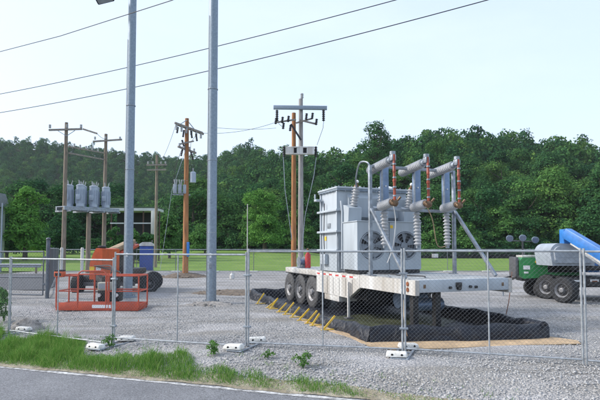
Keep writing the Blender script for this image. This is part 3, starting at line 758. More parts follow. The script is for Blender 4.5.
# left H-frame poles
pA, _ = wpole(66.5, 36, 122.5, .17, .115, wood, 'wooden pole at the left end of the regulator platform, taller of the pair')
a0 = loc(pA, 50, 130.5, 36); a1 = loc(pA, 83, 129.5, 36)
MB().beam(a0+Vector((0, -.16, 0)), a1+Vector((0, -.16, 0)), .1, .13).build('crossarm', armw, pA)
for px in (51, 68, 82): m = MB(); q = loc(pA, px, 128.6, 36)+Vector((0, -.16, 0)); pin_ins(m, q, .1); m.build('insulator', porc, pA)
m = MB(); m.beam(loc(pA, 83, 129, 35.8), loc(pA, 97, 133.5, 35.6), .09, .12); m.build('switch_arm', armw, pA)
m = MB(); m.beam(loc(pA, 66.5, 136, 35.85), loc(pA, 58, 130.8, 35.85), .03, .04); m.beam(loc(pA, 66.5, 136, 35.85), loc(pA, 75, 130.4, 35.85), .03, .04); m.build('arm_brace', galv, pA)
pB, _ = wpole(106, 40, 134, .17, .12, wood, 'wooden pole at the right end of the regulator platform, shorter of the pair')
MB().beam(loc(pB, 93, 141.5, 39.8), loc(pB, 122, 139.5, 39.8), .1, .13).build('crossarm', armw, pB)
for px in (95, 105.5, 120): m = MB(); pin_ins(m, loc(pB, px, 139.5, 39.8), .09); m.build('insulator', porc, pB)
br = empty('bus_beam', P(86, 150, 38), 0, 'pair of dark horizontal beams joining the two platform poles high up', 'beam')
for (u0, v0, u1, v1) in ((69, 146.5, 104, 153), (69, 153, 104, 159.5)):
    m = MB(); m.beam(P(u0, v0, 36.2)-br.location, P(u1, v1, 39.8)-br.location, .09, .1); m.build('beam', armw, br)
m = MB()
for k in range(5):
    t_ = .15+.17*k; p_ = P(69+35*t_, 147+6.5*t_, 36.2+3.6*t_)-br.location; m.insul(p_+Vector((0, 0, .05)), p_+Vector((0, 0, .33)), .08, 3)
m.build('insulator_row', porc, br)
# platform
A_ = P(58, 208, 36); A_ = P(60, 208.5, 36); B_ = P(115, 211, 40.2)
pl = empty('equipment_platform', ((A_+B_)/2), 0, 'elevated steel platform between the two wooden poles', 'platform')
dv = (B_-A_); dv.z = 0; dv.normalize(); nv = Vector((-dv.y, dv.x, 0))
for s_ in (-.45, .45):
    m = MB(); m.beam(A_+nv*s_-pl.location, B_+nv*s_-pl.location, .12, .22); m.build('side_beam', galv, pl)
m = MB(); m.beam(A_-pl.location+Vector((0, 0, .14)), B_-pl.location+Vector((0, 0, .14)), 1.05, .05); m.build('deck', canm, pl)
for k in range(4):
    q = A_.lerp(B_, .05+.3*k)-pl.location+Vector((0, 0, -.17)); m = MB(); m.beam(q-nv*.85, q+nv*.85, .1, .12); m.build('cross_beam', galv, pl)
sp_ = (A_.lerp(B_, .5)); t = empty('support_pole', (sp_.x, sp_.y, 0), 0, 'short wooden pole propping the middle of the regulator platform', 'pole')
MB().cyl((0, 0, -.2), (0, 0, sp_.z-.24), .18, .16, 14).build('shaft', wood, t)
# regulators
def regulator(loc_, label):
    t = empty('voltage_regulator', loc_, 0, label, 'voltage regulator', 'grey cylindrical regulators on the platform')
    r = .3; h = 1.66
    MB().lathe((0, 0, 0), (0, 0, h), [(0, r*.92), (.02, r), (.93, r), (.935, r*1.06), (.965, r*1.06), (1, r*.7)], 24).build('tank', canm, t)
    m = MB()
    for k in range(14):
        a = math.pi*2*k/14; m.box(r*.97, r+.05, -.012, .012, .25, 1.3, 0, Matrix.Rotation(a, 4, 'Z'))
    m.build('cooling_fins', canm, t)
    for a in (.3, 2.4, 4.5):
        m = MB(); x_, y_ = math.cos(a)*.15, math.sin(a)*.15
        m.insul((x_, y_, h-.02), (x_*1.4, y_*1.4, h+.28), .05, 4, n=10); m.cyl((x_*1.4, y_*1.4, h+.28), (x_*1.5, y_*1.5, h+.35), .015, n=6); m.build('bushing', porc, t)
    MB().box(-.14, .14, -r-.12, -r+.02, .5, .9, .01).build('control_box', canm, t)
    return t
ordw = ['first', 'second', 'third']
for row in (0, 1):
    for k in range(3):
        tt_ = (.29+.235*k) if row == 0 else (.2+.235*k)
        q = A_.lerp(B_, tt_)+nv*(-.33 if row == 0 else .38)+Vector((0, 0, .17))
        regulator(q, ('grey cylindrical regulator in the front row on the platform, ' if row == 0 else 'grey cylindrical regulator in the back row on the platform, ')+ordw[k]+' from the left')
m = MB(); m.tube([P(86, 185, 38), P(90, 172, 38.5), P(100, 158, 39)], .012, 5); 
# pole at 157
pC, _ = wpole(157, 50, 155, .17, .12, wood, 'distant wooden pole with two stacked crossarms left of the orange pole')
for (u0, u1, v) in ((146.5, 167, 165), (147, 166, 170)):
    MB().beam(loc(pC, u0, v, 49.8), loc(pC, u1, v-.3, 49.8), .11, .15).build('crossarm', armw, pC)
for px in (148, 153, 161, 165.5): m = MB(); pin_ins(m, loc(pC, px, 164, 49.8), .1); m.build('insulator', porc, pC)
# orange pole
pD, _ = wpole(187, 33, 118.5, .2, .13, woodo, 'tall orange brown wooden pole with tilted crossarm right of the left steel pole')
q0 = loc(pD, 175.5, 123.5, 32.2); q1 = loc(pD, 203, 133.5, 34.2)
for s_ in (-.17, .17): MB().beam(q0+Vector((0, s_, 0)), q1+Vector((0, s_, 0)), .1, .13).build('crossarm', armw, pD)
for k in range(6):
    q = q0.lerp(q1, .06+.176*k); m = MB(); m.insul(q+Vector((0, -.18, -.08)), q+Vector((0, -.2, -.42)), .09, 4); m.build('insulator', porc, pD)
m = MB(); m.beam(loc(pD, 187, 120, 32.8), loc(pD, 179, 125, 32.5), .03, .05); m.beam(loc(pD, 187, 120, 33.2), loc(pD, 195, 130, 33.6), .03, .05); m.build('arm_brace', galv, pD)
q0 = loc(pD, 178, 146.5, 32.4); q1 = loc(pD, 196, 153, 33.8)
MB().beam(q0, q1, .1, .12).build('crossarm', armw, pD)
for k in range(4): q = q0.lerp(q1, .08+.27*k); m = MB(); pin_ins(m, q+Vector((0, 0, .05)), .08); m.build('insulator', porc, pD)
cm = MB(); q = loc(pD, 193, 178, 33); cm.lathe(q+Vector((0, 0, -.3)), q+Vector((0, 0, .42)), [(0, .2), (.9, .2), (1, .12)], 16); cm.build('small_transformer', canm, pD)
m = MB(); m.insul(q+Vector((0, 0, .42)), q+Vector((0, 0, .66)), .06, 3); m.build('bushing', porc, pD)
for k, (u, v, u2, v2) in enumerate(((178, 127, 177, 133), (184, 130, 183, 137), (191, 131, 192, 138), (196, 134, 197, 141), (183, 148, 181, 156), (191, 152, 193, 160), (182, 140, 184, 146))):
    m = MB(); a_ = loc(pD, u, v, 32.9); b_ = loc(pD, u2, v2, 32.8); m.insul(a_, b_, .075, 5); m.build('cutout', cabl, pD)
m = MB(); m.beam(loc(pD, 180, 144, 32.6), loc(pD, 194, 141, 32.7), .07, .09); m.build('lower_arm', armw, pD)
bk = empty('switch_bank', P(180, 189, 32.8), 0, 'cluster of grey switchgear hung on the left side of the orange pole', 'switchgear')
for k in range(3):
    m = MB(); m.box(-.42+k*.3, -.2+k*.3, -.18+k*.1, .05+k*.1, -.3, .3, .03); m.build('housing', greyhood, bk)
    m = MB(); m.insul((-.31+k*.3, -.07+k*.1, .3), (-.36+k*.3, -.1+k*.1, .62), .06, 4); m.insul((-.24+k*.3, -.07+k*.1, .3), (-.18+k*.3, -.1+k*.1, .62), .06, 4); m.build('bushing', porc, bk)
m = MB(); m.beam((-.5, 0, -.36), (.62, .3, -.36), .08, .08); m.beam((.1, .12, -.32), (.5, .25, .45), .05, .05); m.build('bracket', galv, bk)
MB().box(.14, .3, -.3, -.17, 1.35, 2.3, .01).build('blue_box', bluep, pD)
t = empty('guy_wire', (0, 0, 0), 0, 'thin guy wire left of the orange pole', 'wire')
MB().tube([P(187, 146, 33), P(172, 190, 31), P(160, 270, 29.8)], .012, 5).build('wire', galv, t)
def wire(pts, r, label, m=cabl, name='power_line', sag=0, cat='wire', group=None):
    if sag:
        a, b = Vector(pts[0]), Vector(pts[-1]); pts = []
        for k in range(25):
            u = k/24; pts.append(a.lerp(b, u)-Vector((0, 0, sag*4*u*(1-u))))
    o = MB().tube(pts, r, 6).build(name, m); return tag(o, label, cat, group)
wire([P(183, 146, 32.8), P(176, 165, 32.9), P(172.5, 186, 32.9), P(175, 190, 32.9)], .018, 'jumper cable looping down to the switch cluster on the orange pole')
wire([P(197, 134, 33.5), P(191, 142, 33.3), P(190, 160, 33.1), P(192.5, 172, 33)], .014, 'jumper cable running down to the small can on the orange pole')
# twin poles
pE, _ = wpole(293.8, 34.5, 113, .19, .14, woodo, 'orange wooden pole, the left of the touching twin poles', None)
pF, _ = wpole(300.8, 33.5, 99, .2, .14, woodg, 'grey wooden pole with wide top crossarm, the right of the twin poles')
MB().beam(loc(pF, 273.5, 107.3, 33.3), loc(pF, 327, 108, 33.3), .16, .26, bev=.01).build('wide_crossarm', galvp, pF)
m = MB(); q = loc(pF, 302, 98.5, 33.5); m.insul(q, q+Vector((0, 0, .35)), .12, 3); m.build('top_insulator', porc, pF)
for u, v in ((277, 110), (323.5, 110)):
    m = MB(); q = loc(pF, u, v, 33.3); m.insul(q, q+Vector((0, 0, -.75)), .11, 6); m.build('hanging_insulator', cabl, pF)
for (u0, v0, u1, v1) in ((275, 122.5, 296, 119.5), (300, 120, 316, 124), (296, 123, 312, 118.5)):
    MB().beam(loc(pF, u0, v0, 33.2), loc(pF, u1, v1, 33.3), .1, .1).build('switch_arm', armw, pF)
for u, v in ((275.5, 121), (282, 120), (288, 119), (306, 116.5), (312, 116), (316, 122), (283, 126), (290, 128)):
    m = MB(); q = loc(pF, u, v+3, 33.2); m.insul(q, q+Vector((.05, 0, .42)), .1, 4); m.build('switch_insulator', cabl, pF)
m = MB(); m.beam(loc(pF, 301, 140, 33.2), loc(pF, 291, 124, 33.2), .06, .12); m.build('fuse_arm', cabl, pF)
cb = empty('recloser_box', P(300, 151, 33.2), 0, 'white rectangular equipment frame across the twin poles', 'equipment box')
w0 = 14.5*33.2/F
m = MB(); m.box(-w0, w0, -.2, .1, -.25, -.17, .01); m.box(-w0, w0, -.2, .1, .19, .27, .01); m.box(-w0, -w0+.55, -.19, .09, -.172, .192, 0); m.box(w0-.5, w0, -.19, .09, -.172, .192, 0); m.box(-.2, .2, -.19, .09, -.172, .192, 0); m.build('frame', white, cb)
m = MB(); m.box(-w0+.56, -.21, -.1, .05, -.16, .18, 0); m.box(.21, w0-.51, -.1, .05, -.16, .18, 0); m.build('inner_panel', darkin, cb)
for s_ in (-1, 1):
    m = MB(); m.insul((s_*(w0+.1), 0, -.4), (s_*(w0+.1), 0, .3), .11, 6); m.build('insulator', cabl, cb)
wire([P(324, 118, 33.3), P(323, 128, 33.2), P(317, 145, 33.2)], .015, 'jumper cable dropping from the right tip of the wide crossarm')
wire([P(277, 116, 33.3), P(279, 124, 33.2), P(284, 128, 33.2)], .015, 'jumper cable dropping from the left tip of the wide crossarm')
wire([P(283, 151, 33.2), P(285, 190, 33), P(292, 240, 33)], .022, 'grey riser cable down the left of the twin poles', galv)
wire([P(317, 151, 33.2), P(314, 175, 33.1), P(305, 216, 33), P(302, 250, 33)], .022, 'grey riser cable down the right of the twin poles', galv)
wire([P(176, 124, 32.4), P(157, 165, 49.8)], .012, 'thin span wire from the orange pole to the distant pole', sag=.5)
wire([P(203, 133, 34), P(275, 122.5, 33.2)], .012, 'thin span wire between the orange pole and the twin poles', sag=.25)
wire([P(209, 127, 26), P(276, 128, 33.2)], .01, 'second thin span wire joining the steel pole area and twin poles', sag=.1)
wire([P(97, 133.5, 35.6), P(106, 139, 39.8)], .015, 'short wire between the crossarms of the platform poles', sag=.1)
wire([P(72, 183, 36.8), P(69, 150, 36.2)], .012, 'riser wire from the regulators up the left platform pole')
wire([P(103, 183, 39), P(104, 156, 39.8)], .012, 'riser wire from the regulators up the right platform pole')
# thin pole x=247, jug
p = P(247.5, 204, 39); t = empty('antenna_pole', (p.x, 39, 0), 0, 'very thin pale pole beside the middle fence posts', 'pole'); MB().cyl((0, 0, 0), (0, 0, p.z), .045, .03, 8).build('shaft', white, t)
MB().lathe((0, 0, 0), (0, 0, .1), [(0, .16), (1, .1)], 12).build('base', galv, t)
p = G(232, 279); t = empty('plastic_jug', (p.x, p.y, .0), 0, 'small white plastic jug on the gravel right of the steel pole', 'jug')
MB().lathe((0, 0, 0), (0, 0, .42), [(0, .13), (.05, .15), (.6, .15), (.85, .05), (.9, .045), (1, .045)], 14).build('body', white, t); MB().tube([(.05, 0, .36), (.15, 0, .33), (.15, 0, .2)], .018, 6).build('handle', white, t)
# overhead lines in front
wire([P(-40, 62, 26), P(60, 36, 21), P(171, .5, 17), P(260, -32, 14)], .016, 'uppermost of the three overhead cables crossing the sky', sag=0, group='overhead cables')
def span(a, b, s, r, lb): wire([a, b], r, lb, sag=s, group='overhead cables')
span(P(-60, 104.5, 30), P(560, -46, 16), .42, .017, 'middle overhead cable crossing the sky in front of both steel poles')
span(P(-60, 121.5, 30), P(700, -60, 14), .6, .017, 'lowest of the three overhead cables crossing the sky')

# ------------------------------------------------------------------ trailer
TR = Vector((-.47, 18.0, 0)); TA = math.atan2(-.934, .357)
U = Vector((math.cos(TA), math.sin(TA), 0)); Vv = Vector((-U.y, U.x, 0))
def TW(s, v, z=0): return TR+U*s+Vv*v+Vector((0, 0, z))
W = 2.58; LN = 8.05
tr = empty('transformer_trailer', TR, TA, 'long white lowbed trailer carrying the mobile transformer', 'trailer')
# rear frame over axles
MB().box(-.15, 2.72, 0, .12, 1.03, 1.2, .012).build('side_rail', white, tr)
MB().box(-.15, 2.72, W-.12, W, 1.03, 1.2, .012).build('side_rail', white, tr)
MB().box(-.17, -.03, .122, W-.122, 1.0, 1.2, .012).build('rear_beam', white, tr)
MB().box(-.03, LN-.1, .122, W-.122, 1.12, 1.196, .0).build('deck', deckm, tr)
for yy_ in (.75, 1.72): MB().prism([(.05, .72), (5.6, .72), (6.3, .95), (LN-.12, .97), (LN-.12, 1.118), (.05, 1.118)], yy_, yy_+.12).build('chassis_beam', black, tr)
MB().box(-.06, 2.7, .2, .23, .72, 1.1, 0).build('inner_frame', black, tr)
# side skirt box
for y0, y1 in ((0, .1), (W-.1, W)):
    m = MB(); m.prism([(2.725, .56), (4.93, .54), (5.55, .86), (5.55, 1.185), (2.725, 1.185)], y0, y1); sk = m.build('side_skirt', white, tr, smooth=0)
    yo = y0-.004 if y0 == 0 else y1
    mm = MB()
    for k in range(7): mm.box(2.76+k*.4, 2.775+k*.4, yo, yo+.004, .58, 1.05, 0)
    mm.build('seam', black, sk)
    mm = MB(); m3 = MB()
    for k in range(12): (mm if k % 2 else m3).box(2.8+k*.22, 3.0+k*.22, yo, yo+.004, 1.09, 1.13, 0)
    mm.build('reflective_tape', whitep, sk); m3.build('reflective_tape', redp, sk)
m = MB(); m.box(3.3, 4.3, .02, .6, .38, .555, .01); m.build('tool_box', white, tr)
# neck side beams
for y0, y1 in ((0, .1), (W-.1, W)):
    MB().prism([(5.552, .87), (LN, .87), (LN, 1.19), (5.552, 1.185)], y0, y1).build('neck_beam', white, tr, smooth=0)
    mm = MB(); mm.box(5.53, 5.57, y0-.006, y1+.006, .84, 1.19, 0)
    mm.build('joint_plate', white, tr)
fb = MB(); fb.box(LN-.1, LN, .102, W-.102, .93, 1.197, .01); fbo = fb.build('front_beam', tgrey, tr)
m = MB(); m.box(LN+.001, LN+.05, 1.02, 1.16, 1.03, 1.13, .01); m.build('hitch_block', black, fbo)
for y_, z_ in ((.87, 1.02), (1.4, 1.03), (1.55, 1.02)): MB().cyl((LN+.001, y_, z_), (LN+.05, y_, z_), .03, n=12).build('coupling', black, fbo)
m = MB(); m.cyl((LN, 1.09, 1.01), (LN+.06, 1.09, 1.01), .05, n=14); m.build('king_pin', black, fbo)
for y_ in (.2, 2.28): MB().box(LN, LN+.006, y_, y_+.06, 1.02, 1.1, 0).build('reflector', brass, fbo)
m = MB()
for zz in (.98, 1.1): m.lathe((LN-.28, -.012, zz), (LN-.28, 0, zz), [(0, .05), (1, .05)], 12)
m.build('side_lamp', rustm, tr)
# axles, wheels
def wheel(parent, c, r, w, side, tyre_m, rim_m, name='wheel', ax=(0, 1, 0)):
    """side -1: outer face toward -axis"""
    a = Vector(ax)*side; c = Vector(c); p0 = c-a*w/2; p1 = c+a*w/2
    wt = empty(name, c); wt.parent = parent
    prof = [(0, r*.58), (0, r*.88), (.08, r*.97), (.16, r), (.84, r), (.92, r*.97), (1, r*.88), (1, r*.58), (.8, r*.56)]
    m = MB(); m.lathe(p0-c, p1-c, prof, 32)
    for k in range(26):
        an = 2*math.pi*k/26; e1 = a.orthogonal().normalized(); e2 = a.cross(e1)
        dd = e1*math.cos(an)+e2*math.sin(an); q = dd*(r+.004)
        m.beam(q-a*w*.38, q+a*w*.38, .05*r, .03*r, up=dd)
    m.build('tyre', tyre_m, wt)
    m = MB(); m.lathe(p0-c, p1-c, [(.3, .02), (.3, r*.54), (.93, r*.575), (.97, r*.6), (.985, r*.59), (.93, r*.53), (.72, r*.42), (.72, r*.22), (.8, r*.2), (1.02, r*.18), (1.06, r*.1), (1.06, .001)], 28)
    m.build('rim', rim_m, wt)
    m = MB()
    for k in range(8):
        an = 2*math.pi*k/8; e1 = a.orthogonal().normalized(); e2 = a.cross(e1); q = (e1*math.cos(an)+e2*math.sin(an))*r*.3+a*w*.2
        m.cyl(q, q+a*.06, .018, n=6)
    m.build('lug_nuts', rimd, wt)
    return wt
for s_ in (.2, 1.24, 2.28):
    for v_, sd in ((.13, -1), (.43, -1), (W-.13, 1), (W-.43, 1)):
        wheel(tr, (s_, v_, .5), .5, .25, sd, rubberg, rimg)
    m = MB(); m.cyl((s_, .3, .5), (s_, W-.3, .5), .07, n=10); m.build('axle', black, tr)
for k in range(2):
    m = MB(); m.prism([(-.14, 1.003), (2.7, 1.003), (2.7, 1.026), (-.14, 1.026)], .0 if k == 0 else W-.32, .32 if k == 0 else W); m.build('mudguard', black, tr)
for v_ in (-.06, W+.06):
    t_ = MB(); t_.box(5.03, 5.085, v_-.03, v_+.03, .06, .98, .006); lg = t_.build('support_leg', white, tr); MB().box(4.96, 5.15, v_-.1, v_+.1, .012, .055, .006).build('foot', rimd, lg)
for v_ in (.22, .8):
    t_ = MB(); t_.box(7.6, 7.74, v_-.07, v_+.07, .08, 1.118, .01); lg = t_.build('landing_leg', black, tr); MB().box(7.5, 7.86, v_-.18, v_+.18, .02, .08, .01).build('foot', black, lg)
m = MB(); m.cyl((5.9, .9, .55), (5.9, 1.7, .55), .21, n=20); m.cyl((6.6, .9, .5), (6.6, 1.7, .5), .16, n=16); m.build('air_tank', steelblue, tr)
m = MB(); m.box(3, 5.4, .3, W-.3, .5, 1.11, 0); m.build('belly_frame', black, tr)

# ------------------------------------------------------------------ transformer
tb = Vector((3.1, 1.15, 1.2)); tw = TW(*tb)
tx = empty('power_transformer', tw, TA, 'large grey box transformer with two round fans on the trailer', 'transformer')
def T3(mb, name, m, parent=tx, off=tb, smooth=35): return mb.build(name, m, parent, off, smooth=smooth)
S0, S1 = 3.0, 4.22; V0_, V1_ = .04, 2.28; ZT = 3.56
tank = T3(MB().box(S0, S1, V0_, V1_, 1.21, ZT, .015), 'tank', tgrey)
lid = T3(MB().box(S0-.07, S1+.09, V0_-.08, V1_+.08, ZT+.002, ZT+.055, .008), 'lid', tgrey)
m = MB(); m.box(S0-.05, S1+.07, V0_-.06, V1_+.06, ZT-.05, ZT-.002, .006); T3(m, 'flange', galvp)
m = MB()
for k in range(12): m.cyl((S1+.06, V0_+k*.2, ZT-.08), (S1+.06, V0_+k*.2, ZT+.09), .012, n=6)
for k in range(6): m.cyl((S0+.05+k*.22, V0_-.055, ZT-.08), (S0+.05+k*.22, V0_-.055, ZT+.09), .012, n=6)
T3(m, 'lid_bolts', galv)
# stiffener bands
for zz in (1.78, 2.32, 2.92):
    m = MB(); m.box(S0-.09, S1+.09, V0_-.1, V0_-.001, zz, zz+.06, .006); m.box(S1+.001, S1+.09, V0_, V1_, zz, zz+.06, .006); T3(m, 'stiffener', tgrey)
for ss in (S0-.001, S1-.07):
    m = MB(); m.box(ss, ss+.07, V0_-.04, V0_-.002, 1.22, ZT-.06, .005); T3(m, 'corner_rib', tgrey)
T3(MB().box(3.5, 3.72, V0_-.012, V0_-.002, 2.45, 2.6, 0), 'name_plate', galv)
T3(MB().box(3.3, 3.42, V0_-.012, V0_-.002, 2.1, 2.22, 0), 'warning_label', yellow)
T3(MB().tube([(4.36, .1, 1.3), (4.36, .1, 2.9), (4.3, .1, 3.2)], .035, 8), 'drain_pipe', tgrey)
T3(MB().tube([(4.3, .02, 1.25), (4.3, .0, 2.2)], .02, 8), 'conduit', galv)
T3(MB().box(3.25, 3.55, V0_-.12, V0_-.002, 1.4, 1.7, .01), 'junction_box', tgrey)
m = MB(); m.tube([(3.4, V0_-.06, 1.7), (3.4, V0_-.08, 2.2), (3.42, V0_-.07, 3.2)], .014, 6); T3(m, 'cable', cabl)
# lifting lugs & left bracket
for vv in (.15, V1_-.15):
    m = MB(); m.prism([(S0-.18, 3.3), (S0-.02, 3.22), (S0-.02, 3.48), (S0-.18, 3.44)], vv-.04, vv+.04); T3(m, 'lifting_lug', tgrey)
m = MB(); m.box(S0+.02, S0+.2, V0_-.24, V0_-.06, 3.28, 3.34, .005); m.box(S0+.04, S0+.08, V0_-.24, V0_-.2, 3.34, 3.5, .004); T3(m, 'side_bracket', tgrey)
# upper header box and turrets
m = MB(); m.prism([(S1+.001, 2.62), (S1+.16, 2.75), (S1+.16, 3.3), (S1+.001, 3.42)], .3, V1_-.02); T3(m, 'header_box', tgrey, smooth=0)
for k, vv in enumerate((.33, 1.18, 2.1)):
    m = MB(); m.prism([(S1+.02, 2.55), (S1+.46, 2.62), (S1+.5, 2.98), (S1+.3, 3.06), (S1+.02, 3.1)], vv-.2, vv+.2); tu = T3(m, 'turret', tgrey, smooth=0)
    b0 = Vector((S1+.34, vv+.02, 3.02)); b1 = b0+Vector((.05, .06, .5)).normalized()*.56
    bu = T3(MB().insul(b0, b1, .115, 7, .62), 'bushing', porc)
    m = MB(); dd = (b1-b0).normalized(); m.cyl(b1, b1+dd*.05, .07, n=14); m.cyl(b1+dd*.05, b1+dd*.16, .035, n=10); T3(m, 'terminal', brass, bu, tb); 
    m = MB(); m.ball(b1+dd*.15, .05, 2); T3(m, 'terminal_cap', whitep, bu, tb)
m = MB(); m.lathe((3.6, 1.0, ZT+.05), (3.6, 1.0, ZT+.17), [(0, .16), (.5, .16), (1, .08)], 18); T3(m, 'relief_vent', white)
m = MB(); m.tube([(3.3, 1.9, ZT+.05), (3.3, 1.9, ZT+.2), (3.6, 1.9, ZT+.22), (4.1, 1.9, ZT+.1)], .035, 8); T3(m, 'oil_pipe', tgrey)
# cabinet and pipes between tank and cooler, left bottom
for y_, z_ in ((.2, 1.95), (.2, 2.4), (1.7, 1.5)): T3(MB().tube([(4.25, y_, z_), (4.57, y_, z_)], .07, 10), 'cooler_pipe', tgrey)
m = MB(); m.box(4.25, 4.46, .12, .4, 1.22, 1.75, .01); T3(m, 'valve_box', galv)
# cooler box
CX0, CX1, CY0, CY1, CZ0, CZ1 = 4.58, 5.42, .02, 1.96, 1.3, 2.56
# shell with openings: build body, front ring plates as dark discs recessed
m = MB(); m.box(CX0, CX1-.17, CY0, CY1, CZ0, CZ1, .008); cb_ = T3(m, 'cooler_body', tgrey)
def front_plate():
    """plate at x = CX1 with two circular holes, extruded back"""
    mb = MB(); x1 = CX1; x0 = CX1-.165; cz = 1.94; r = .385; n = 40
    cells = ((CY0, .955, .47), (.985, CY1, 1.475))
    for y0, y1, cy in cells:
        ring = []; outer = []
        for k in range(n):
            a = 2*math.pi*k/n; c_, s_ = math.cos(a), math.sin(a)
            ring.append((cy+r*c_, cz+r*s_))
            ty = ((y1-cy) if c_ > 0 else (cy-y0))/max(abs(c_), 1e-6); tz = ((CZ1-cz) if s_ > 0 else (cz-CZ0))/max(abs(s_), 1e-6); q = min(ty, tz)
            outer.append((cy+c_*q, cz+s_*q))
        vs = [(x1, *p) for p in ring]+[(x1, *p) for p in outer]+[(x0, *p) for p in ring]+[(x0, *p) for p in outer]
        fs = []
        for k in range(n):
            j = (k+1) % n; fs += [(k, j, n+j, n+k), (2*n+k, 3*n+k, 3*n+j, 2*n+j), (k, 2*n+k, 2*n+j, j), (n+k, n+j, 3*n+j, 3*n+k)]
        mb.add(vs, fs)
        for (yy2, zz2) in ((y0, CZ0), (y0, CZ1), (y1, CZ0), (y1, CZ1)):
            # corner fillers
            cs = [outer[k] for k in range(n)]
            side_y = [p for p in outer if abs(p[0]-yy2) < 1e-6 and (p[1]-cz)*(zz2-cz) > 0]; side_z = [p for p in outer if abs(p[1]-zz2) < 1e-6 and (p[0]-cy)*(yy2-cy) > 0]
            if side_y and side_z:
                a_ = max(side_y, key=lambda p: abs(p[1]-cz)); b_ = max(side_z, key=lambda p: abs(p[0]-cy))
                mb.add([(x1, *a_), (x1, yy2, zz2), (x1, *b_), (x0, *a_), (x0, yy2, zz2), (x0, *b_)], [(0, 1, 2), (5, 4, 3), (0, 3, 4, 1), (1, 4, 5, 2)])
    mb.box(x0, x1-.02, .956, .984, CZ0, CZ1, 0)
    return mb
T3(front_plate(), 'fan_panel', tgrey, smooth=30)
m = MB(); m.box(CX0-.02, CX1+.02, CY0-.02, CY1+.02, CZ1+.002, CZ1+.03, .006); T3(m, 'cooler_top', tgrey)
for fi, cy in enumerate((.47, 1.475)):
    cz = 1.94
    fan = empty('fan', Vector((CX1-.1, cy, cz))-tb); fan.parent = tx
    o_ = Vector((CX1-.1, cy, cz))
    m = MB(); m.lathe((CX1-.168, cy, cz), (CX1-.158, cy, cz), [(0, .365), (1, .365)], 36); m.build('backing', rimd, fan, o_)
    m = MB(); m.lathe((CX1-.15, cy, cz), (CX1-.03, cy, cz), [(0, .1), (.7, .1), (1, .06)], 20); m.build('hub', greyhood, fan, o_)
    m = MB()
    for k in range(6):
        a = 2*math.pi*k/6+.3*fi; vs = []
        for rr, da, tw_ in ((.09, .3, .03), (.2, .36, .035), (.365, .38, .045)):
            for sg in (-1, 1):
                an = a+sg*da*(.9 if rr > .1 else 1.3)+.12*(rr > .1)
                vs.append((CX1-.1+sg*tw_, cy+math.cos(an)*rr, cz+math.sin(an)*rr))
        vs += [(x_-.008, y_, z_) for x_, y_, z_ in vs]
        m.add(vs, [(0, 1, 3, 2), (2, 3, 5, 4), (8, 9, 7, 6), (10, 11, 9, 8), (0, 2, 8, 6), (2, 4, 10, 8), (3, 1, 7, 9), (5, 3, 9, 11), (4, 5, 11, 10), (1, 0, 6, 7)])
    m.build('blades', greyhood, fan, o_)
    m = MB()
    for rr in (.12, .2, .28, .36): m.tube([(CX1+.008, cy+rr*math.cos(2*math.pi*k/32), cz+rr*math.sin(2*math.pi*k/32)) for k in range(33)], .0035 if rr < .3 else .012, 5)
    for k in range(4):
        a = math.pi*k/4+.2; m.tube([(CX1+.01, cy-.37*math.cos(a), cz-.37*math.sin(a)), (CX1+.01, cy+.37*math.cos(a), cz+.37*math.sin(a))], .004, 5)
    m.build('guard', greyhood, fan, o_)
m = MB(); m.box(CX0, CX1, CY0+.05, CY1-.05, 1.205, 1.298, 0); T3(m, 'cooler_base', black)
m = MB(); m.box(CX1+.001, CX1+.006, 1.0, 1.08, 2.4, 2.48, 0); T3(m, 'warning_label', yellow)
m = MB(); m.box(4.1, 4.5, 2.3, 2.55, 1.22, 2.3, .01); T3(m, 'control_cabinet', tgrey)

# small gear on the rear deck
bt = Vector((2.35, .75, 1.2)); t = empty('steel_box', TW(*bt), TA, 'grey steel box on the trailer deck behind the transformer', 'box')
MB().box(2.0, 2.75, .45, 1.1, 1.2, 1.52, .015).build('body', galv, t, bt); MB().box(1.99, 2.76, .44, 1.11, 1.522, 1.545, .006).build('lid', galvp, t, bt)
t = empty('battery_box', TW(2.88, .3, 1.2), TA, 'dark box on the trailer deck against the transformer', 'box'); MB().box(-.1, .08, -.2, .3, 0, .3, .012).build('body', black, t); MB().box(-.105, .085, -.205, .305, .302, .32, .004).build('lid', rimd, t)
t = empty('gas_cylinder', TW(.9, .45, 1.2), 0, 'red cylinder standing on the rear of the trailer deck', 'cylinder')
MB().lathe((0, 0, 0), (0, 0, .58), [(0, .09), (.02, .1), (.75, .1), (.9, .05), (1, .04)], 16).build('body', redp, t); MB().lathe((0, 0, .58), (0, 0, .68), [(0, .03), (.5, .05), (1, .03)], 10).build('valve', brass, t)
t = empty('hose_reel', TW(.7, .28, 1.2), TA, 'blue grey hose reel beside the red cylinder on the trailer', 'hose reel')
m = MB(); m.cyl((0, -.08, .2), (0, .08, .2), .1, n=16); m.build('drum', steelblue, t); m = MB(); m.cyl((0, -.1, .2), (0, -.085, .2), .19, n=20); m.cyl((0, .085, .2), (0, .1, .2), .19, n=20); m.build('flange', galv, t); MB().box(-.12, .12, -.12, .12, 0, .04, .004).build('base', galv, t)

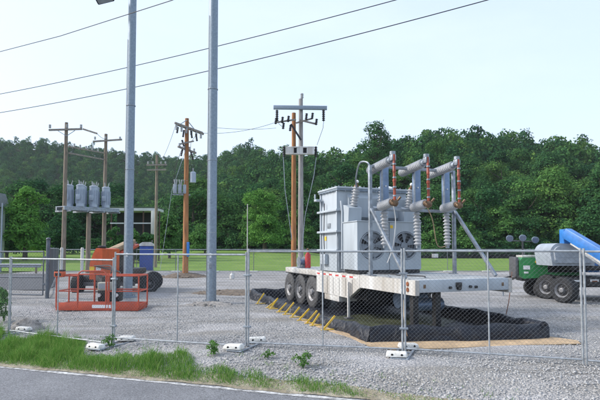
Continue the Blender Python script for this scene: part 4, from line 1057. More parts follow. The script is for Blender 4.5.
# ------------------------------------------------------------------ switch frame
fbv = Vector((6.1, 1.29, 1.2)); fr = empty('disconnect_switch', TW(*fbv), TA, 'galvanised steel frame with three pole switches on the trailer nose', 'switch')
def F3(mb, name, m, parent=fr, smooth=35): return mb.build(name, m, parent, fbv, smooth=smooth)
ZTOP = 3.9; ZLO = 2.86
F3(MB().beam((6.1, .03, 1.2), (6.1, .03, ZTOP+.03), .08, .08, up=(1, 0, 0), bev=.006), 'post', galv)
F3(MB().beam((6.1, 2.53, 1.2), (6.1, 2.53, ZTOP+.03), .08, .08, up=(1, 0, 0), bev=.006), 'post', galv)
F3(MB().box(6.05, 6.13, .072, 2.488, ZTOP-.03, ZTOP+.04, .006), 'top_beam', galv)
F3(MB().box(6.05, 6.13, .072, 2.488, ZLO-.06, ZLO+.01, .006), 'lower_beam', galv)
F3(MB().beam((6.14, .03, 2.84), (7.65, .03, 1.22), .06, .06, bev=.004), 'diagonal_brace', galv)
F3(MB().beam((6.14, 2.53, 2.84), (7.6, 2.53, 1.22), .07, .07, bev=.004), 'diagonal_brace', galv)
for vv in (.03, 2.53):
    F3(MB().box(5.98, 6.22, vv-.1 if vv > 1 else vv-.02, vv+.02 if vv > 1 else vv+.1, 1.2, 1.215, .002), 'foot_plate', galv)
for k, vv in enumerate((.3, 1.24, 2.14)):
    ph = F3(MB().box(6.14, 6.2, vv-.02, vv+.2, ZLO-.02, ZTOP-.02, .006), 'channel', steelblue)
    F3(MB().box(6.2, 6.24, vv-.02, vv+.02, ZLO-.02, ZTOP-.02, .003), 'channel_lip', galv, ph)
    m = MB(); m.cyl((6.2, vv+.1, ZLO+.55), (6.235, vv+.1, ZLO+.55), .018, n=8); F3(m, 'bolt', whitep, ph)
    for zz, x0, x1, r in ((ZTOP+.0, 5.72, 6.68, .115), (ZLO+.06, 6.24, 6.78, .115)):
        yv = vv-.07
        dz = .05 if zz > 3.5 else .03
        F3(MB().insul((x0, yv, zz-dz), (x1, yv, zz+dz), r, 14 if x1-x0 > .8 else 9, .86), 'post_insulator', porc)
        m = MB(); m.cyl((x1-.01, yv, zz+dz), (x1+.1, yv, zz+dz+.005), .075, n=14); F3(m, 'end_fitting', galv if zz > 3.5 else brass)
    yv = vv-.07; xf = 6.86
    m = MB(); m.box(6.76, 6.9, yv-.055, yv+.055, ZTOP+.03, ZTOP+.17, .008); m.cyl((6.83, yv, ZTOP+.17), (6.83, yv, ZTOP+.25), .07, n=12); F3(m, 'top_contact', galv)
    m = MB(); m.lathe((xf+.05, yv, ZLO+.08), (xf+.03, yv, ZTOP+.17), [(0, .028), (.1, .034), (.42, .034), (.43, .045), (.47, .045), (.48, .034), (.62, .03), (.63, .04), (.68, .04), (.69, .034), (1, .03)], 12); ft = F3(m, 'fuse_tube', redins)
    m = MB()
    for tt_ in (.12, .3, .5, .78): z_ = ZLO+.08+tt_*(ZTOP+.09-ZLO); F3(MB().cyl((xf+.045, yv, z_), (xf+.045, yv, z_+.035), .045, n=12), 'metal_collar', galv, ft)
    
    m = MB(); m.ball((xf+.05, yv, ZLO+.06), .085, 2, jit=.12); m.cyl((xf+.02, yv+.02, ZLO+.06), (xf+.14, yv+.1, ZLO+.2), .03, n=8); m.cyl((xf+.1, yv-.02, ZLO+.02), (xf+.08, yv-.1, ZLO+.13), .025, n=8); F3(m, 'lower_contact', brass)
    # hanging arrester
    m = MB(); m.insul((6.1, vv+.12+.02*k, ZLO-.07), (6.12, vv+.12+.02*k, ZLO-.92), .1, 10, .62); ar = F3(m, 'arrester', porc)
    m = MB(); m.cyl((6.12, vv+.12+.02*k, ZLO-.92), (6.12, vv+.12+.02*k, ZLO-.99), .05, n=12); F3(m, 'arrester_cap', galv, ar)
def tcable(pts, r, label, m): return tag(MB().tube([TW(*p) for p in pts], r, 6).build('jumper_cable', m), label, 'cable')
def smoothp(pts, n=8):
    out = []; q = [pts[0]]+list(pts)+[pts[-1]]
    for i in range(1, len(q)-2):
        for k in range(n):
            t = k/n; r_ = []
            for c in range(3):
                p0, p1, p2, p3 = q[i-1][c], q[i][c], q[i+1][c], q[i+2][c]
                r_.append(.5*((2*p1)+(-p0+p2)*t+(2*p0-5*p1+4*p2-p3)*t*t+(-p0+3*p1-3*p2+p3)*t**3))
            out.append(tuple(r_))
    out.append(tuple(pts[-1])); return out
tcable(smoothp([(6.1, .03, 3.85), (6.05, -.02, 4.0), (5.7, -.05, 4.03), (5.3, .05, 3.7), (4.7, .38, 3.55)]), .022, 'curved grey conduit arching from the frame down to the nearest bushing', galv)
tcable(smoothp([(6.85, .23, 2.85), (6.5, .5, 2.5), (6.2, .6, 1.9), (5.9, .62, 1.5)]), .012, 'pale jumper cable hanging under the left switch', whitep)
tcable(smoothp([(6.85, 1.17, 2.85), (6.6, 1.5, 2.55), (6.3, 1.85, 1.95), (6.12, 2.25, 1.92)]), .013, 'tan jumper cable hanging in a loop between the middle and right switches', ply)
tcable(smoothp([(4.68, 1.25, 3.58), (5.2, 1.0, 3.75), (5.72, .24, 3.85)]), .013, 'dark jumper cable from the middle bushing to the left switch', cabl)
tcable(smoothp([(4.68, 2.18, 3.58), (5.2, 1.9, 3.7), (5.72, 1.18, 3.85)]), .013, 'dark jumper cable from the right bushing to the middle switch', cabl)

tcable(smoothp([(5.6, .5, 1.22), (6.0, .75, 1.215), (6.5, .6, 1.215), (7.0, .9, 1.215), (7.4, .7, 1.215)]), .014, 'black cable lying across the trailer nose deck', cabl)
for k, (a_, b_) in enumerate(((2.6, .5), (5.9, .06), (6.9, .06))):
    q = TW(a_, b_, 1.2); t = empty('tie_down_ring', q, TA, ('steel ring on the trailer deck edge by the axles', 'steel ring on the trailer deck edge by the left switch post', 'steel ring on the trailer deck edge near the nose')[k], 'ring')
    MB().box(-.05, .05, -.03, .03, 0, .012, .002).build('plate', galv, t)
    MB().tube([(.04*math.cos(x_*math.pi/8), 0, .012+.05*math.sin(x_*math.pi/8)) for x_ in range(9)], .008, 6).build('ring', galv, t)
# ------------------------------------------------------------------ containment berm
A0 = Vector((-1.75, 18.8, 0)); B0 = Vector((1.42, 9.98, 0)); C0 = Vector((5.1, 10.45, 0)); D0 = Vector((1.95, 19.9, 0))
be = empty('containment_berm', (1.6, 14.5, 0), 0, 'black plastic spill berm lying around the trailer wheels', 'berm')
def wall(a, b, h0, h1, th, name, seed, lean=0., dip=0.):
    g3 = random.Random(seed); n = max(8, int((b-a).length/.16)); d = (b-a).normalized(); nr = Vector((-d.y, d.x, 0)); vs = []; fs = []
    prof = [(-.5, 0), (-.46, .35), (-.34, .8), (-.12, 1), (.14, 1), (.36, .78), (.47, .35), (.52, 0)]
    k = len(prof); ph = [g3.uniform(0, 6) for _ in range(8)]
    for i in range(n+1):
        u = i/n; L_ = u*(b-a).length; h = (h0+(h1-h0)*u)*(1-dip*math.sin(math.pi*min(1, u/.95))**.5 if u < .95 else 1); h *= 1+.07*math.sin(L_*3.1+ph[0])+.05*math.sin(L_*7.7+ph[1])
        off = .05*math.sin(L_*1.9+ph[2])+.03*math.sin(L_*5.3+ph[3])
        for j, (q, z) in enumerate(prof):
            wv_ = .018*math.sin(L_*9+ph[4]+j*1.3)+.014*math.sin(L_*17+ph[5]+j*2.1)
            vs.append(a+d*L_+nr*(q*th+off+wv_+lean*z)+Vector((0, 0, max(0, z*h)+.012)))
    for i in range(n):
        for j in range(k-1): fs.append((i*k+j, (i+1)*k+j, (i+1)*k+j+1, i*k+j+1))
    fs.append(tuple(range(k))); fs.append(tuple(n*k+j for j in range(k))[::-1])
    return MB().add(vs, fs).build(name, linerm, be, be.location, smooth=60)
wall(A0, B0, .36, .3, .22, 'side_wall', 1, dip=.42)
wall(B0+Vector((-.05, .02, 0)), C0+Vector((.05, 0, 0)), .3, .29, .24, 'front_wall', 2)
wall(C0, D0, .32, .34, .22, 'side_wall', 3)
wall(D0, A0, .34, .36, .22, 'back_wall', 4)
m = MB(); m.add([A0+Vector((.05, -.05, .02)), B0+Vector((.05, .05, .02)), C0+Vector((-.05, .05, .02)), D0+Vector((-.05, -.05, .02))], [(0, 1, 2, 3)]); m.build('floor_liner', linerm, be, be.location, smooth=0)
m = MB(); c_ = Vector((2.35, 12.7, 0)); vs = []
for k in range(40):
    a = 2*math.pi*k/40; rr = 1+.13*math.sin(3*a)+.07*math.sin(7*a+1); vs.append(c_+Vector((math.cos(a)*1.5*rr, math.sin(a)*1.55*rr, .028)))
m.add(vs, [tuple(range(40))]); m.build('puddle', puddle, be, be.location, smooth=0)
# loose folded liner edge on the left rear
m = MB(); 
# tan sheet
m = MB(); pts = [G(300, 321), G(335, 333.5), G(356, 341), G(371, 347.5), G(395, 350.5), G(450, 349), G(520, 346), G(581, 344.5), G(578, 341.5), G(541, 336), G(480, 331), G(400, 325)]
m.prism([(p.x, p.y) for p in pts], .004, .02, 'z'); tag(m.build('plywood_sheet', ply, smooth=0), 'thin tan sheet sticking out under the front of the black berm', 'sheet')
# yellow brackets
dAB = (B0-A0).normalized(); nAB = Vector((dAB.y, -dAB.x, 0))
if nAB.x > 0: nAB = -nAB
spots = [(268.5, 304), (270, 308.5), (277, 309.5), (288, 312.5), (293.5, 315), (298.5, 318), (306, 321), (314, 324), (321, 326), (326, 331)]
names9 = ['farthest', 'second farthest', 'third farthest', 'fourth farthest', 'fifth farthest', 'fifth nearest', 'fourth nearest', 'third nearest', 'second nearest', 'nearest']
def bracket(p, label, k):
    t = empty('berm_bracket', (p.x, p.y, 0.02), math.atan2(-nAB.y, -nAB.x), label, 'bracket', 'yellow brackets along the left side of the berm')
    m = MB(); m.box(-.04, .3, -.022, .022, 0, .018, .003); m.build('foot', yellow, t)
    m = MB(); m.beam((.02, 0, .02), (.27+.05*math.sin(k*2.1), .07*math.cos(k*1.7), .29+.05*math.cos(k*2.9)), .042, .018, up=(0, 1, 0)); m.build('strut', yellow, t)
for k, (u, v) in enumerate(spots):
    p = G(u, v); q = A0+dAB*((Vector((p.x, p.y, 0))-A0).dot(dAB)); q = q+nAB*.38
    bracket(q, 'yellow berm bracket, '+names9[k]+' of the row beside the trailer wheels', k)
wire(smoothp([tuple(P(512, 272, 13.2)), tuple(P(509, 300, 12.8)), tuple(G(505, 322)), tuple(G(510, 331)), tuple(G(522, 336)), tuple(G(534, 337.5))]), .011, 'brown cable drooping from the trailer nose into the berm corner', cablb, 'ground_cable', cat='cable')
wire(smoothp([tuple(P(403, 300, 10.2)), tuple(P(405, 325, 9.75)), tuple(G(410, 341)), tuple(G(425, 345)), tuple(G(437, 343))]), .01, 'pale hose running over the berm behind the right fence posts', ply, 'ground_cable', cat='cable')

# ------------------------------------------------------------------ orange boom lift
bc = G(97, 311, -.08)
BY = bc.y; z0 = gzf(bc.x, bc.y)
lf = empty('boom_lift', (bc.x, BY, z0), R(-2), 'orange boom lift with its wide basket lowered to the gravel', 'boom lift')
hw = 41.5*BY/F; dp = .8
bk_ = lambda mb, nm, mt, par=None, sm=35: mb.build(nm, mt, par or lf, (0, 0, 0), smooth=sm)
m = MB(); m.box(-hw, hw, -.02, .02, .02, .27, .01); m.box(-hw, hw, dp-.02, dp+.02, .02, .22, .01); m.box(-hw, -hw+.03, .02, dp-.02, .02, .22, .008); m.box(hw-.03, hw, .02, dp-.02, .02, .22, .008)
bas = bk_(m, 'toe_board', orange)
m = MB(); m.box(-hw+.03, hw-.03, .02, dp-.02, .04, .08, 0); bk_(m, 'platform_floor', rimd)
def rails():
    m = MB()
    for zz, rr in ((1.1, .024), (.62, .02)):
        for y_ in (0, dp):
            if y_ == 0:
                for a_, b_ in ((-hw, -.62), (-.62, .28), (.28, hw)):
                    if a_ == -.62: 
                        if zz > 1: m.tube([(-.62, 0, 1.1), (-.59, 0, 1.19), (-.5, 0, 1.25), (.16, 0, 1.25), (.25, 0, 1.19), (.28, 0, 1.1)], .022, 8)
                    else: m.tube([(a_, y_, zz), (b_, y_, zz)], rr, 10)
            else: m.tube([(-hw, y_, zz), (hw, y_, zz)], rr, 10)
        for x_ in (-hw, hw): m.tube([(x_, 0, zz), (x_, dp, zz)], rr, 10)
    return m
bk_(rails(), 'guard_rails', orange)
for x_, y_ in ((-hw, 0), (-.62, 0), (.28, 0), (.36, 0), (hw, 0), (-hw, dp), (hw, dp), (0, dp), (-.45, dp)):
    m = MB(); m.tube([(x_, y_, .1), (x_, y_, 1.12)], .024 if abs(x_) > .9 else .03, 10); bk_(m, 'rail_post', orange)
m = MB(); m.box(-hw-.05, -hw+.24, -.1, .12, 1.06, 1.24, .03); cbx = bk_(m, 'control_box', orangeb); m = MB(); m.box(-hw-.04, -hw+.23, -.09, .11, 1.242, 1.29, .01); bk_(m, 'control_box_top', black); m = MB(); m.box(-hw+.0, -hw+.08, -.112, -.101, 1.1, 1.19, 0); m.box(-hw+.11, -hw+.19, -.112, -.101, 1.1, 1.19, 0); bk_(m, 'switch_panel', black)
# console inside basket centre
m = MB(); m.box(-.22, .18, dp-.32, dp-.06, .6, .86, .02); bk_(m, 'control_console', mat('beige_console', (.42, .42, .36), .6)); m = MB(); m.box(-.18, .14, dp-.328, dp-.321, .66, .82, 0); bk_(m, 'console_screen', greyhood)
m = MB(); m.box(-.38, .34, dp+.05, dp+.45, .2, .62, .05); m.box(-.28, .22, dp+.1, dp+.5, .62, 1.05, .04); bk_(m, 'basket_rotator', black)
for x_ in (-.3, .27): bk_(MB().cyl((x_, dp-.03, .42), (x_, dp+.04, .42), .06, n=14), 'work_light', whitep)
# jib & boom back to the turret (behind, at chassis)
CH = P(113, 285, 22.5)-Vector((bc.x, BY, z0)); cx, cy_ = CH.x, CH.y
m = MB(); m.beam((0, dp+.3, .6), (cx-.05, cy_-2.4, .95), .2, .22, bev=.02); m.beam((cx-.05, cy_-2.4, .95), (cx+.15, cy_-1.4, 1.5), .26, .3, bev=.02); bk_(m, 'jib', black)
m = MB(); m.beam((cx+.12, cy_-1.5, 1.35), (cx+.25, cy_+1.2, 2.12), .3, .32, bev=.02); bk_(m, 'boom', black)
m = MB(); e0 = P(108, 250, 21.3)-lf.location; e1 = P(126, 241.5, 23.2)-lf.location
m.beam(e0, e1, .36, .2, bev=.02); bk_(m, 'upper_boom', rustbrown)
m = MB(); m.beam(e0+Vector((.2, .12, -.17)), e1+Vector((.1, .12, -.17)), .38, .12, bev=.01); bk_(m, 'boom_edge', orange)
# turret hood
def hood(x0, x1, y0, y1, z0_, z1_, rr):
    m = MB(); m.prism([(x0, z0_), (x1, z0_), (x1, z1_-.02), (x1-.1, z1_), (x0+.35, z1_-.02), (x0+.1, z1_-.25), (x0, z0_+.3)], y0, y1); return m
h0 = P(89.5, 279, 19.9)-lf.location; h1 = P(102.5, 249, 19.9)-lf.location
m = MB(); m.prism([(h0.x, h0.z), (h1.x, h0.z), (h1.x, h1.z), (h1.x-.25, h1.z+.03), (h0.x+.12, h1.z-.2), (h0.x, h1.z-.55)], h0.y-.4, h0.y+1.3); ho = bk_(m, 'engine_hood', orangeb, sm=25)
m = MB(); m.box(h1.x-.34, h1.x-.12, h0.y-.1, h0.y+.3, h1.z+.02, h1.z+.13, .04); bk_(m, 'exhaust', black)
m = MB(); m.box(cx-.5, cx+.22, cy_-1.5, cy_+1.3, .85, 1.8, .06); bk_(m, 'turret', mat('dark_machine_frame', (.05, .04, .04), .5))
m = MB(); m.box(cx+.3, cx+.9, cy_-1.2, cy_+1.0, .82, 1.08, .04); bk_(m, 'side_hood', MATS['dark_machine_frame'])
m = MB(); m.box(cx-1.15, cx+1.05, cy_-1.1, cy_+1.1, .42, .8, .05); bk_(m, 'chassis', black)
# axles
for y_ in (cy_-1.05, cy_+1.25):
    m = MB(); m.box(cx-1.1, cx+1.1, y_-.08, y_+.08, .36, .52, .01); bk_(m, 'axle', rimd)
wr = P(143.5, 281, 21.8)-lf.location
for x_, y_, sd in ((wr.x, wr.y, 1), (cx-1.35, cy_-1.05, -1), (cx-1.35, cy_+1.25, -1), (wr.x-.5, cy_+1.45, 1)):
    wh = wheel(lf, (x_, y_, .43), .43, .32, sd, rubber, rimd, ax=(math.cos(R(-55)), math.sin(R(-55)), 0) if sd == 1 else (1, 0, 0))
for k in range(3):
    bk_(MB().tube(smoothp([(-.1+.1*k, dp+.3, 1.0), (-.3+.15*k, dp+.9, 1.35-.1*k), (cx-.15+.06*k, cy_-2.4, 1.3), (cx+.0+.06*k, cy_-1.4, 1.8)]), .022, 6), 'hydraulic_hose', cabl)
for k in range(2):
    bk_(MB().box(h1.x-.5+.26*k, h1.x-.3+.26*k, h0.y-.408, h0.y-.401, h0.z+.35, h0.z+.5, 0), 'warning_label', (yellow, whitep)[k])
bk_(MB().box(-.15, .45, -.026, -.021, .1, .2, 0), 'toe_board_label', whitep)
bk_(MB().box(.55, .62, -.03, -.024, .64, 1.08, 0), 'gate_latch', rimd)
# ------------------------------------------------------------------ portable toilet
p = P(138.8, 270, 40); pt = empty('portable_toilet', (p.x, 42, 0), R(12), 'blue portable toilet with white roof behind the orange lift', 'portable toilet')
MB().box(-.52, .52, -.52, .52, .1, 2.1, .03).build('body', dblue, pt); MB().box(-.56, .56, -.56, .56, 0, .1, .01).build('base', rimd, pt)
m = MB(); m.prism([(-.6, 2.1), (.6, 2.1), (.56, 2.26), (.3, 2.42), (-.3, 2.42), (-.56, 2.26)], -.58, .58); m.build('roof', white, pt, smooth=0)
MB().box(-.4, .4, -.545, -.522, .2, 2.0, .005).build('door', dblue, pt)
MB().cyl((.4, .4, 2.2), (.4, .4, 2.6), .05, n=10).build('vent_pipe', rimd, pt)
# ------------------------------------------------------------------ blue boom lift (right)
LB = P(585, 290, 18.5); bl = empty('boom_lift', (LB.x, LB.y, 0), 0, 'blue boom lift with grey hood and slanting boom at the right edge', 'boom lift')
def at(px, py, Y): return P(px, py, Y)-Vector((LB.x, LB.y, 0))
hx0 = at(538.5, 265, 18.6); hx1 = at(581, 243.5, 18.6)
def round_hood(x0, x1, y0, y1, z0_, z1_):
    mb = MB(); pr = []
    n = 8; rr = (z1_-z0_)*.42
    pr = [(x0+.07, z0_), (x1-.05, z0_)]
    for k in range(n+1): a = -.0+math.pi/2*k/n; pr.append((x1-rr*.7+rr*.7*math.cos(a), z1_-.06-rr+rr*math.sin(a)))
    for k in range(n+1): a = math.pi/2+math.pi/2*k/n; pr.append((x0+rr+rr*math.cos(a), z1_-rr+rr*math.sin(a)))
    m0 = bmesh.new(); vs0 = [m0.verts.new((x, y0, z)) for x, z in pr]; f = m0.faces.new(vs0); r_ = bmesh.ops.extrude_face_region(m0, geom=[f])
    for v in r_['geom']:
        if isinstance(v, bmesh.types.BMVert): v.co.y = y1
    ed = [e for e in m0.edges if abs(e.verts[0].co.y-e.verts[1].co.y) < 1e-4]
    bmesh.ops.bevel(m0, geom=ed, offset=.1, segments=4, affect='EDGES'); mb.bmadd(m0); return mb
hd = round_hood(hx0.x, hx1.x, -.9, .5, hx0.z, hx1.z).build('engine_hood', greyhood, bl)
m = MB(); m.box(hx0.x+.25, hx1.x-.3, -.905, -.901, hx0.z+.28, hx0.z+.3, 0); m.box(hx0.x+.1, hx0.x+.2, -.91, -.9, hx0.z+.1, hx0.z+.2, 0); m.build('hood_trim', galv, hd)
m = MB(); m.box(hx0.x+.8, hx1.x+.5, -.7, .5, hx0.z-.17, hx0.z-.002, .03); m.build('turret_base', black, bl)
m = MB(); a_ = at(583, 272, 18.3); b_ = at(592, 256, 18.3); m.box(a_.x, b_.x+.1, -.5, .25, a_.z, b_.z+.25, .03); m.build('turret_bracket', bluep, bl)
e0 = at(566, 232.8, 17.7); e1 = at(640, 277, 15.6)
m = MB(); m.beam(e0, e1, .34, .36, bev=.02); m.build('main_boom', bluep, bl)
d_ = (e1-e0).normalized(); nz = Vector((0, 0, 1))
m = MB(); m.beam(e0+d_*.2-nz*.25+Vector((0, -.1, 0)), e1-nz*.3+Vector((0, -.1, 0)), .2, .13, bev=.01); m.build('fly_boom', white, bl)
m = MB(); m.tube([e0+d_*.5-nz*.4+Vector((0, -.12, 0)), e1-nz*.48+Vector((0, -.12, 0))], .05, 10); m.build('lift_cylinder', galv, bl)
for k in range(3):
    MB().tube(smoothp([tuple(e0+d_*.3+Vector((0, -.17, -.05*k))), tuple(e0+d_*.9+Vector((0, -.2, -.3-.04*k))), tuple(e0+d_*1.6+Vector((0, -.18, -.12-.05*k))), tuple(e0+d_*2.6+Vector((0, -.17, -.1-.05*k)))]), .014, 6).build('hydraulic_hose', cabl, bl)
MB().beam(e0+d_*.5+Vector((0, -.153, .06)), e0+d_*1.3+Vector((0, -.153, .06)), .006, .09).build('boom_label', whitep, bl)
m = MB(); c = at(565, 236, 17.9); m.box(c.x-.13, c.x+.12, c.y-.16, c.y+.16, c.z-.28, c.z+.24, .03); m.build('boom_knuckle', bluep, bl)
m = MB(); m.box(hx0.x+.55, 3.2, -.85, .85, .5, .86, .05); m.build('chassis', black, bl)
m = MB(); q = at(575, 276, 17.6); m.box(q.x-.18, q.x+.18, -.872, -.86, .62, .76, 0); m.box(q.x+.55, q.x+.85, -.872, -.86, .58, .78, 0); m.box(q.x+.95, q.x+1.25, -.872, -.86, .6, .72, 0); m.build('label_plate', whitep, bl)
m = MB(); m.box(q.x+.6, q.x+.8, -.876, -.873, .62, .74, 0); m.build('label_print', rustm, bl)
for (px, py, Y, sd, rr) in ((564.5, 291.5, 17.3, -1, .44), (548.5, 285.5, 18.6, -1, .45), (640, 291, 17.3, 1, .44), (625, 285, 19.3, 1, .44)):
    c = at(px, py, Y); wheel(bl, (c.x, c.y, rr), rr, .38, -1 if sd < 0 else 1, rubber, rimg, ax=(.86, .51, 0))
m = MB(); m.beam(at(564.5, 284, 17.5), at(640, 284, 17.5), .14, .14); m.beam(at(550, 281, 18.7), at(625, 280, 19.3), .14, .14); m.build('axle', black, bl)
# ------------------------------------------------------------------ green generator light tower
GB = P(531, 282, 19.6); gt = empty('light_tower', (GB.x, GB.y, 0), R(-8), 'green towable light tower with three lamp heads on a mast', 'light tower')
def gat(px, py, Y=19.6):
    v = P(px, py, Y)-Vector((GB.x, GB.y, 0)); return Matrix.Rotation(R(8), 3, 'Z') @ v
x0 = gat(516.5, 270).x; x1 = gat(572, 270).x; z1 = gat(516, 257.5).z; zb_ = gat(516, 278).z
m = MB(); m.prism([(x0, zb_+.12), (x0+.12, zb_), (x1, zb_+.12), (x1, z1-.12), (x0+.75, z1-.05), (x0+.55, z1), (x0+.1, z1), (x0, z1-.12)], -.55, .55); gb = m.build('body', greenp, gt, smooth=25)
m = MB(); m.box(x0+.12, x0+.7, -.4, .4, z1+.002, z1+.09, .02); m.build('roof_cover', white, gt)
m = MB(); m.box(x0+.12, x0+.36, -.558, -.551, zb_+.35, zb_+.5, 0); m.box(x0+.14, x0+.3, -.558, -.551, zb_+.2, zb_+.27, 0); m.build('white_label', whitep, gb)
m = MB(); m.box(x0+.55, x0+.95, -.558, -.551, z1-.2, z1-.11, 0); m.build('yellow_label', yellow, gb)
m = MB(); m.box(x0+1.0, x1-.05, -.556, -.551, zb_+.25, z1-.25, 0); m.build('vent_grille', black, gb)
m = MB(); m.box(x0-.14, x0-.02, -.45, .45, zb_+.05, z1+.02, .02); m.build('end_frame', rimd, gt)
m = MB(); m.beam((x0-.1, 0, zb_-.02), (x0-.62, 0, zb_-.06), .1, .1); m.beam((x0-.1, -.4, zb_+.02), (x0-.5, 0, zb_-.04), .06, .08); m.beam((x0-.1, .4, zb_+.02), (x0-.5, 0, zb_-.04), .06, .08); m.ball((x0-.64, 0, zb_-.04), .07); m.build('tow_bar', black, gt)
m = MB(); m.tube([(x0-.5, 0, 0.0), (x0-.5, 0, zb_)], .03, 8); m.build('jack', galv, gt)
m = MB(); m.box(x0+.1, x1, -.4, .4, zb_-.1, zb_+.12, .01); m.build('frame', black, gt)
for y_ in (-.62, .62): wheel(gt, (gat(537, 280).x, y_, .33), .33, .2, -1 if y_ < 0 else 1, rubber, rimd)
mx = gat(523, 250).x
m = MB(); m.tube([(mx, 0, z1), (mx, 0, z1+.72)], .035, 8); m.build('mast', rimd, gt)
m = MB(); m.tube([(mx-.5, 0, z1+.66), (mx+.45, 0, z1+.62)], .022, 8); m.build('lamp_bar', rimd, gt)
for u, v in ((509.5, 237.5), (522, 237), (534, 239)):
    c = gat(u, v); m = MB(); m.lathe((c.x, .12, c.z), (c.x, -.16, c.z-.04), [(0, .04), (.3, .09), (.75, .125), (1, .132)], 20); l_ = m.build('lamp_head', galvp, gt)
    m = MB(); m.lathe((c.x, -.161, c.z-.04), (c.x, -.17, c.z-.04), [(0, .11), (1, .11)], 20); m.build('lens', mat('dark_lens_glass', (.12, .14, .2), .15), l_)
m = MB(); m.tube([(gat(541, 250).x, .2, z1-.1), (gat(541, 250).x, .2, z1+.35)], .04, 8); m.build('exhaust', rimd, gt)

# ------------------------------------------------------------------ distant buildings
q = P(133, 250, 64); b1 = empty('utility_building', (q.x, 64, 0), 0, 'open sided shelter with pale roof edge and dark interior behind the left steel pole', 'building')
wx = 23*64/F; zt = P(133, 207, 64).z; zl_ = P(133, 211, 64).z
MB().box(-wx, wx*.8, 2.3, 2.5, 0, zl_-.06, 0).build('rear_wall', darkin, b1)
MB().box(-wx-1.3, wx+.2, -.5, 2.6, zl_-.02, zt-.16, .02).build('fascia', siding, b1)
MB().box(-wx-1.4, wx+.25, -.55, 2.7, zt-.158, zt, .02).build('roof', mat('green_roof', (.06, .1, .06), .8), b1)
for k in range(4): MB().box(-wx+.05+k*2.05, -wx+.2+k*2.05, -.1, .05, 0, zl_-.03, 0).build('post', brick, b1)
MB().box(-wx, wx*.86, -.14, -.102, zl_-1.65, zl_-1.5, 0).build('rail', siding, b1)
MB().box(wx-.5, wx+.05, -.7, -.3, zl_-3.2, zl_-.03, .02).build('column', white, b1)
MB().box(wx-.42, wx-.06, -.62, -.38, 0, zl_-3.202, .0).build('column_base', brick, b1)
for u, v, wd, sd, nm in ((114, 226, 20, 61, 'leftmost'), (132, 229, 24, 62, 'middle'), (149, 232, 20, 63, 'rightmost')):
    special_tree(u, v, 60, wd, leafd if sd != 62 else leafm, nm+' of three leafy bushes in front of the open shelter', sd, z0=0, n=3500, nb=12)
q = P(-30, 250, 60); b2 = empty('house', (q.x, 60, 0), 0, 'pale grey house with dark roof cut off at the left edge', 'house')
MB().box(-6, .55, 0, 6, 0, P(0, 204, 60).z, 0).build('wall', siding, b2)
zt = P(0, 204, 60).z; m = MB(); m.prism([(-6.4, zt+.004), (.95, zt+.004), (.3, zt+1.9), (-6, zt+1.9)], -.4, 6.4); m.build('roof', roofm, b2, smooth=0)
w_ = MB().box(-.6, .1, -.03, -.002, 4.4, 5.6, 0).build('window', darkin, b2); MB().box(-.68, .18, -.05, -.031, 4.3, 4.4, 0).build('sill', white, w_)
p = P(2.5, 203, 40); t = empty('lamp_pole', (p.x, 40, 0), 0, 'thin grey pole at the far left edge', 'pole'); MB().cyl((0, 0, 0), (0, 0, p.z), .07, .05, 8).build('shaft', galvp, t)

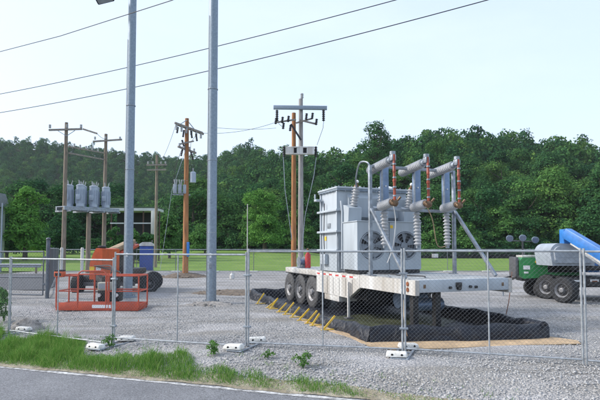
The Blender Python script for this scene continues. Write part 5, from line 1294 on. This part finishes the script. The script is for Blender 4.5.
# ------------------------------------------------------------------ light, sky
SAZ = math.atan2(-.97, .02)    # compass-like: angle whose sin -> x, cos -> y
SEL = R(34)
sv = Vector((math.sin(SAZ)*math.cos(SEL), math.cos(SAZ)*math.cos(SEL), math.sin(SEL)))
sl = bpy.data.lights.new('sun', 'SUN'); sl.energy = 1.8; sl.angle = R(10); sl.color = (1, .95, .88)
so = bpy.data.objects.new('sun', sl); COL.objects.link(so); so.rotation_euler = sv.to_track_quat('Z', 'Y').to_euler()
w = bpy.data.worlds.new('World'); SC.world = w; w.use_nodes = True; nt = w.node_tree; N = nt.nodes; L = nt.links; N.clear()
out = N.new('ShaderNodeOutputWorld'); bg = N.new('ShaderNodeBackground'); L.new(bg.outputs[0], out.inputs[0])
sky = N.new('ShaderNodeTexSky'); sky.sky_type = 'NISHITA'; sky.sun_disc = False; sky.sun_elevation = SEL; sky.sun_rotation = SAZ
sky.air_density = 1.0; sky.dust_density = 3.0; sky.ozone_density = 1.0
tc = N.new('ShaderNodeTexCoord'); mp = N.new('ShaderNodeMapping'); mp.inputs['Scale'].default_value = (1, 1, 3.2); L.new(tc.outputs['Generated'], mp.inputs[0])
nz_ = N.new('ShaderNodeTexNoise'); nz_.inputs['Scale'].default_value = 2.1; nz_.inputs['Detail'].default_value = 7; nz_.inputs['Roughness'].default_value = .55; L.new(mp.outputs[0], nz_.inputs['Vector'])
cr = N.new('ShaderNodeValToRGB'); cr.color_ramp.elements[0].position = .42; cr.color_ramp.elements[1].position = .75; L.new(nz_.outputs['Fac'], cr.inputs[0])
mlt = N.new('ShaderNodeMath'); mlt.operation = 'MULTIPLY'; mlt.inputs[1].default_value = .2; L.new(cr.outputs[0], mlt.inputs[0])
mx = N.new('ShaderNodeMix'); mx.data_type = 'RGBA'; mx.inputs[7].default_value = (2.85, 3.3, 4.0, 1)
ad_ = N.new('ShaderNodeMath'); ad_.inputs[1].default_value = .66; L.new(mlt.outputs[0], ad_.inputs[0]); L.new(ad_.outputs[0], mx.inputs[0]); L.new(sky.outputs[0], mx.inputs[6]); L.new(mx.outputs[2], bg.inputs[0]); bg.inputs[1].default_value = .15
vs_ = SC.view_settings; vs_.view_transform = 'Standard'; vs_.look = 'None'; vs_.gamma = 1; vs_.use_curve_mapping = False; vs_.exposure = 1.15
SC.cycles.max_bounces = 6
hz = MB().box(-900, 900, -60, 1000, -2, 190, 0)
def haze_mat():
    m = bpy.data.materials.new('haze_air'); m.use_nodes = True; nt = m.node_tree; nt.nodes.clear()
    o = nt.nodes.new('ShaderNodeOutputMaterial'); v = nt.nodes.new('ShaderNodeVolumePrincipled'); nt.links.new(v.outputs[0], o.inputs['Volume'])
    v.inputs['Color'].default_value = (.82, .9, 1, 1); v.inputs['Density'].default_value = .00013; return m
tag(hz.build('haze', haze_mat(), smooth=0), 'thin pale haze over the valley', None, None, 'stuff')
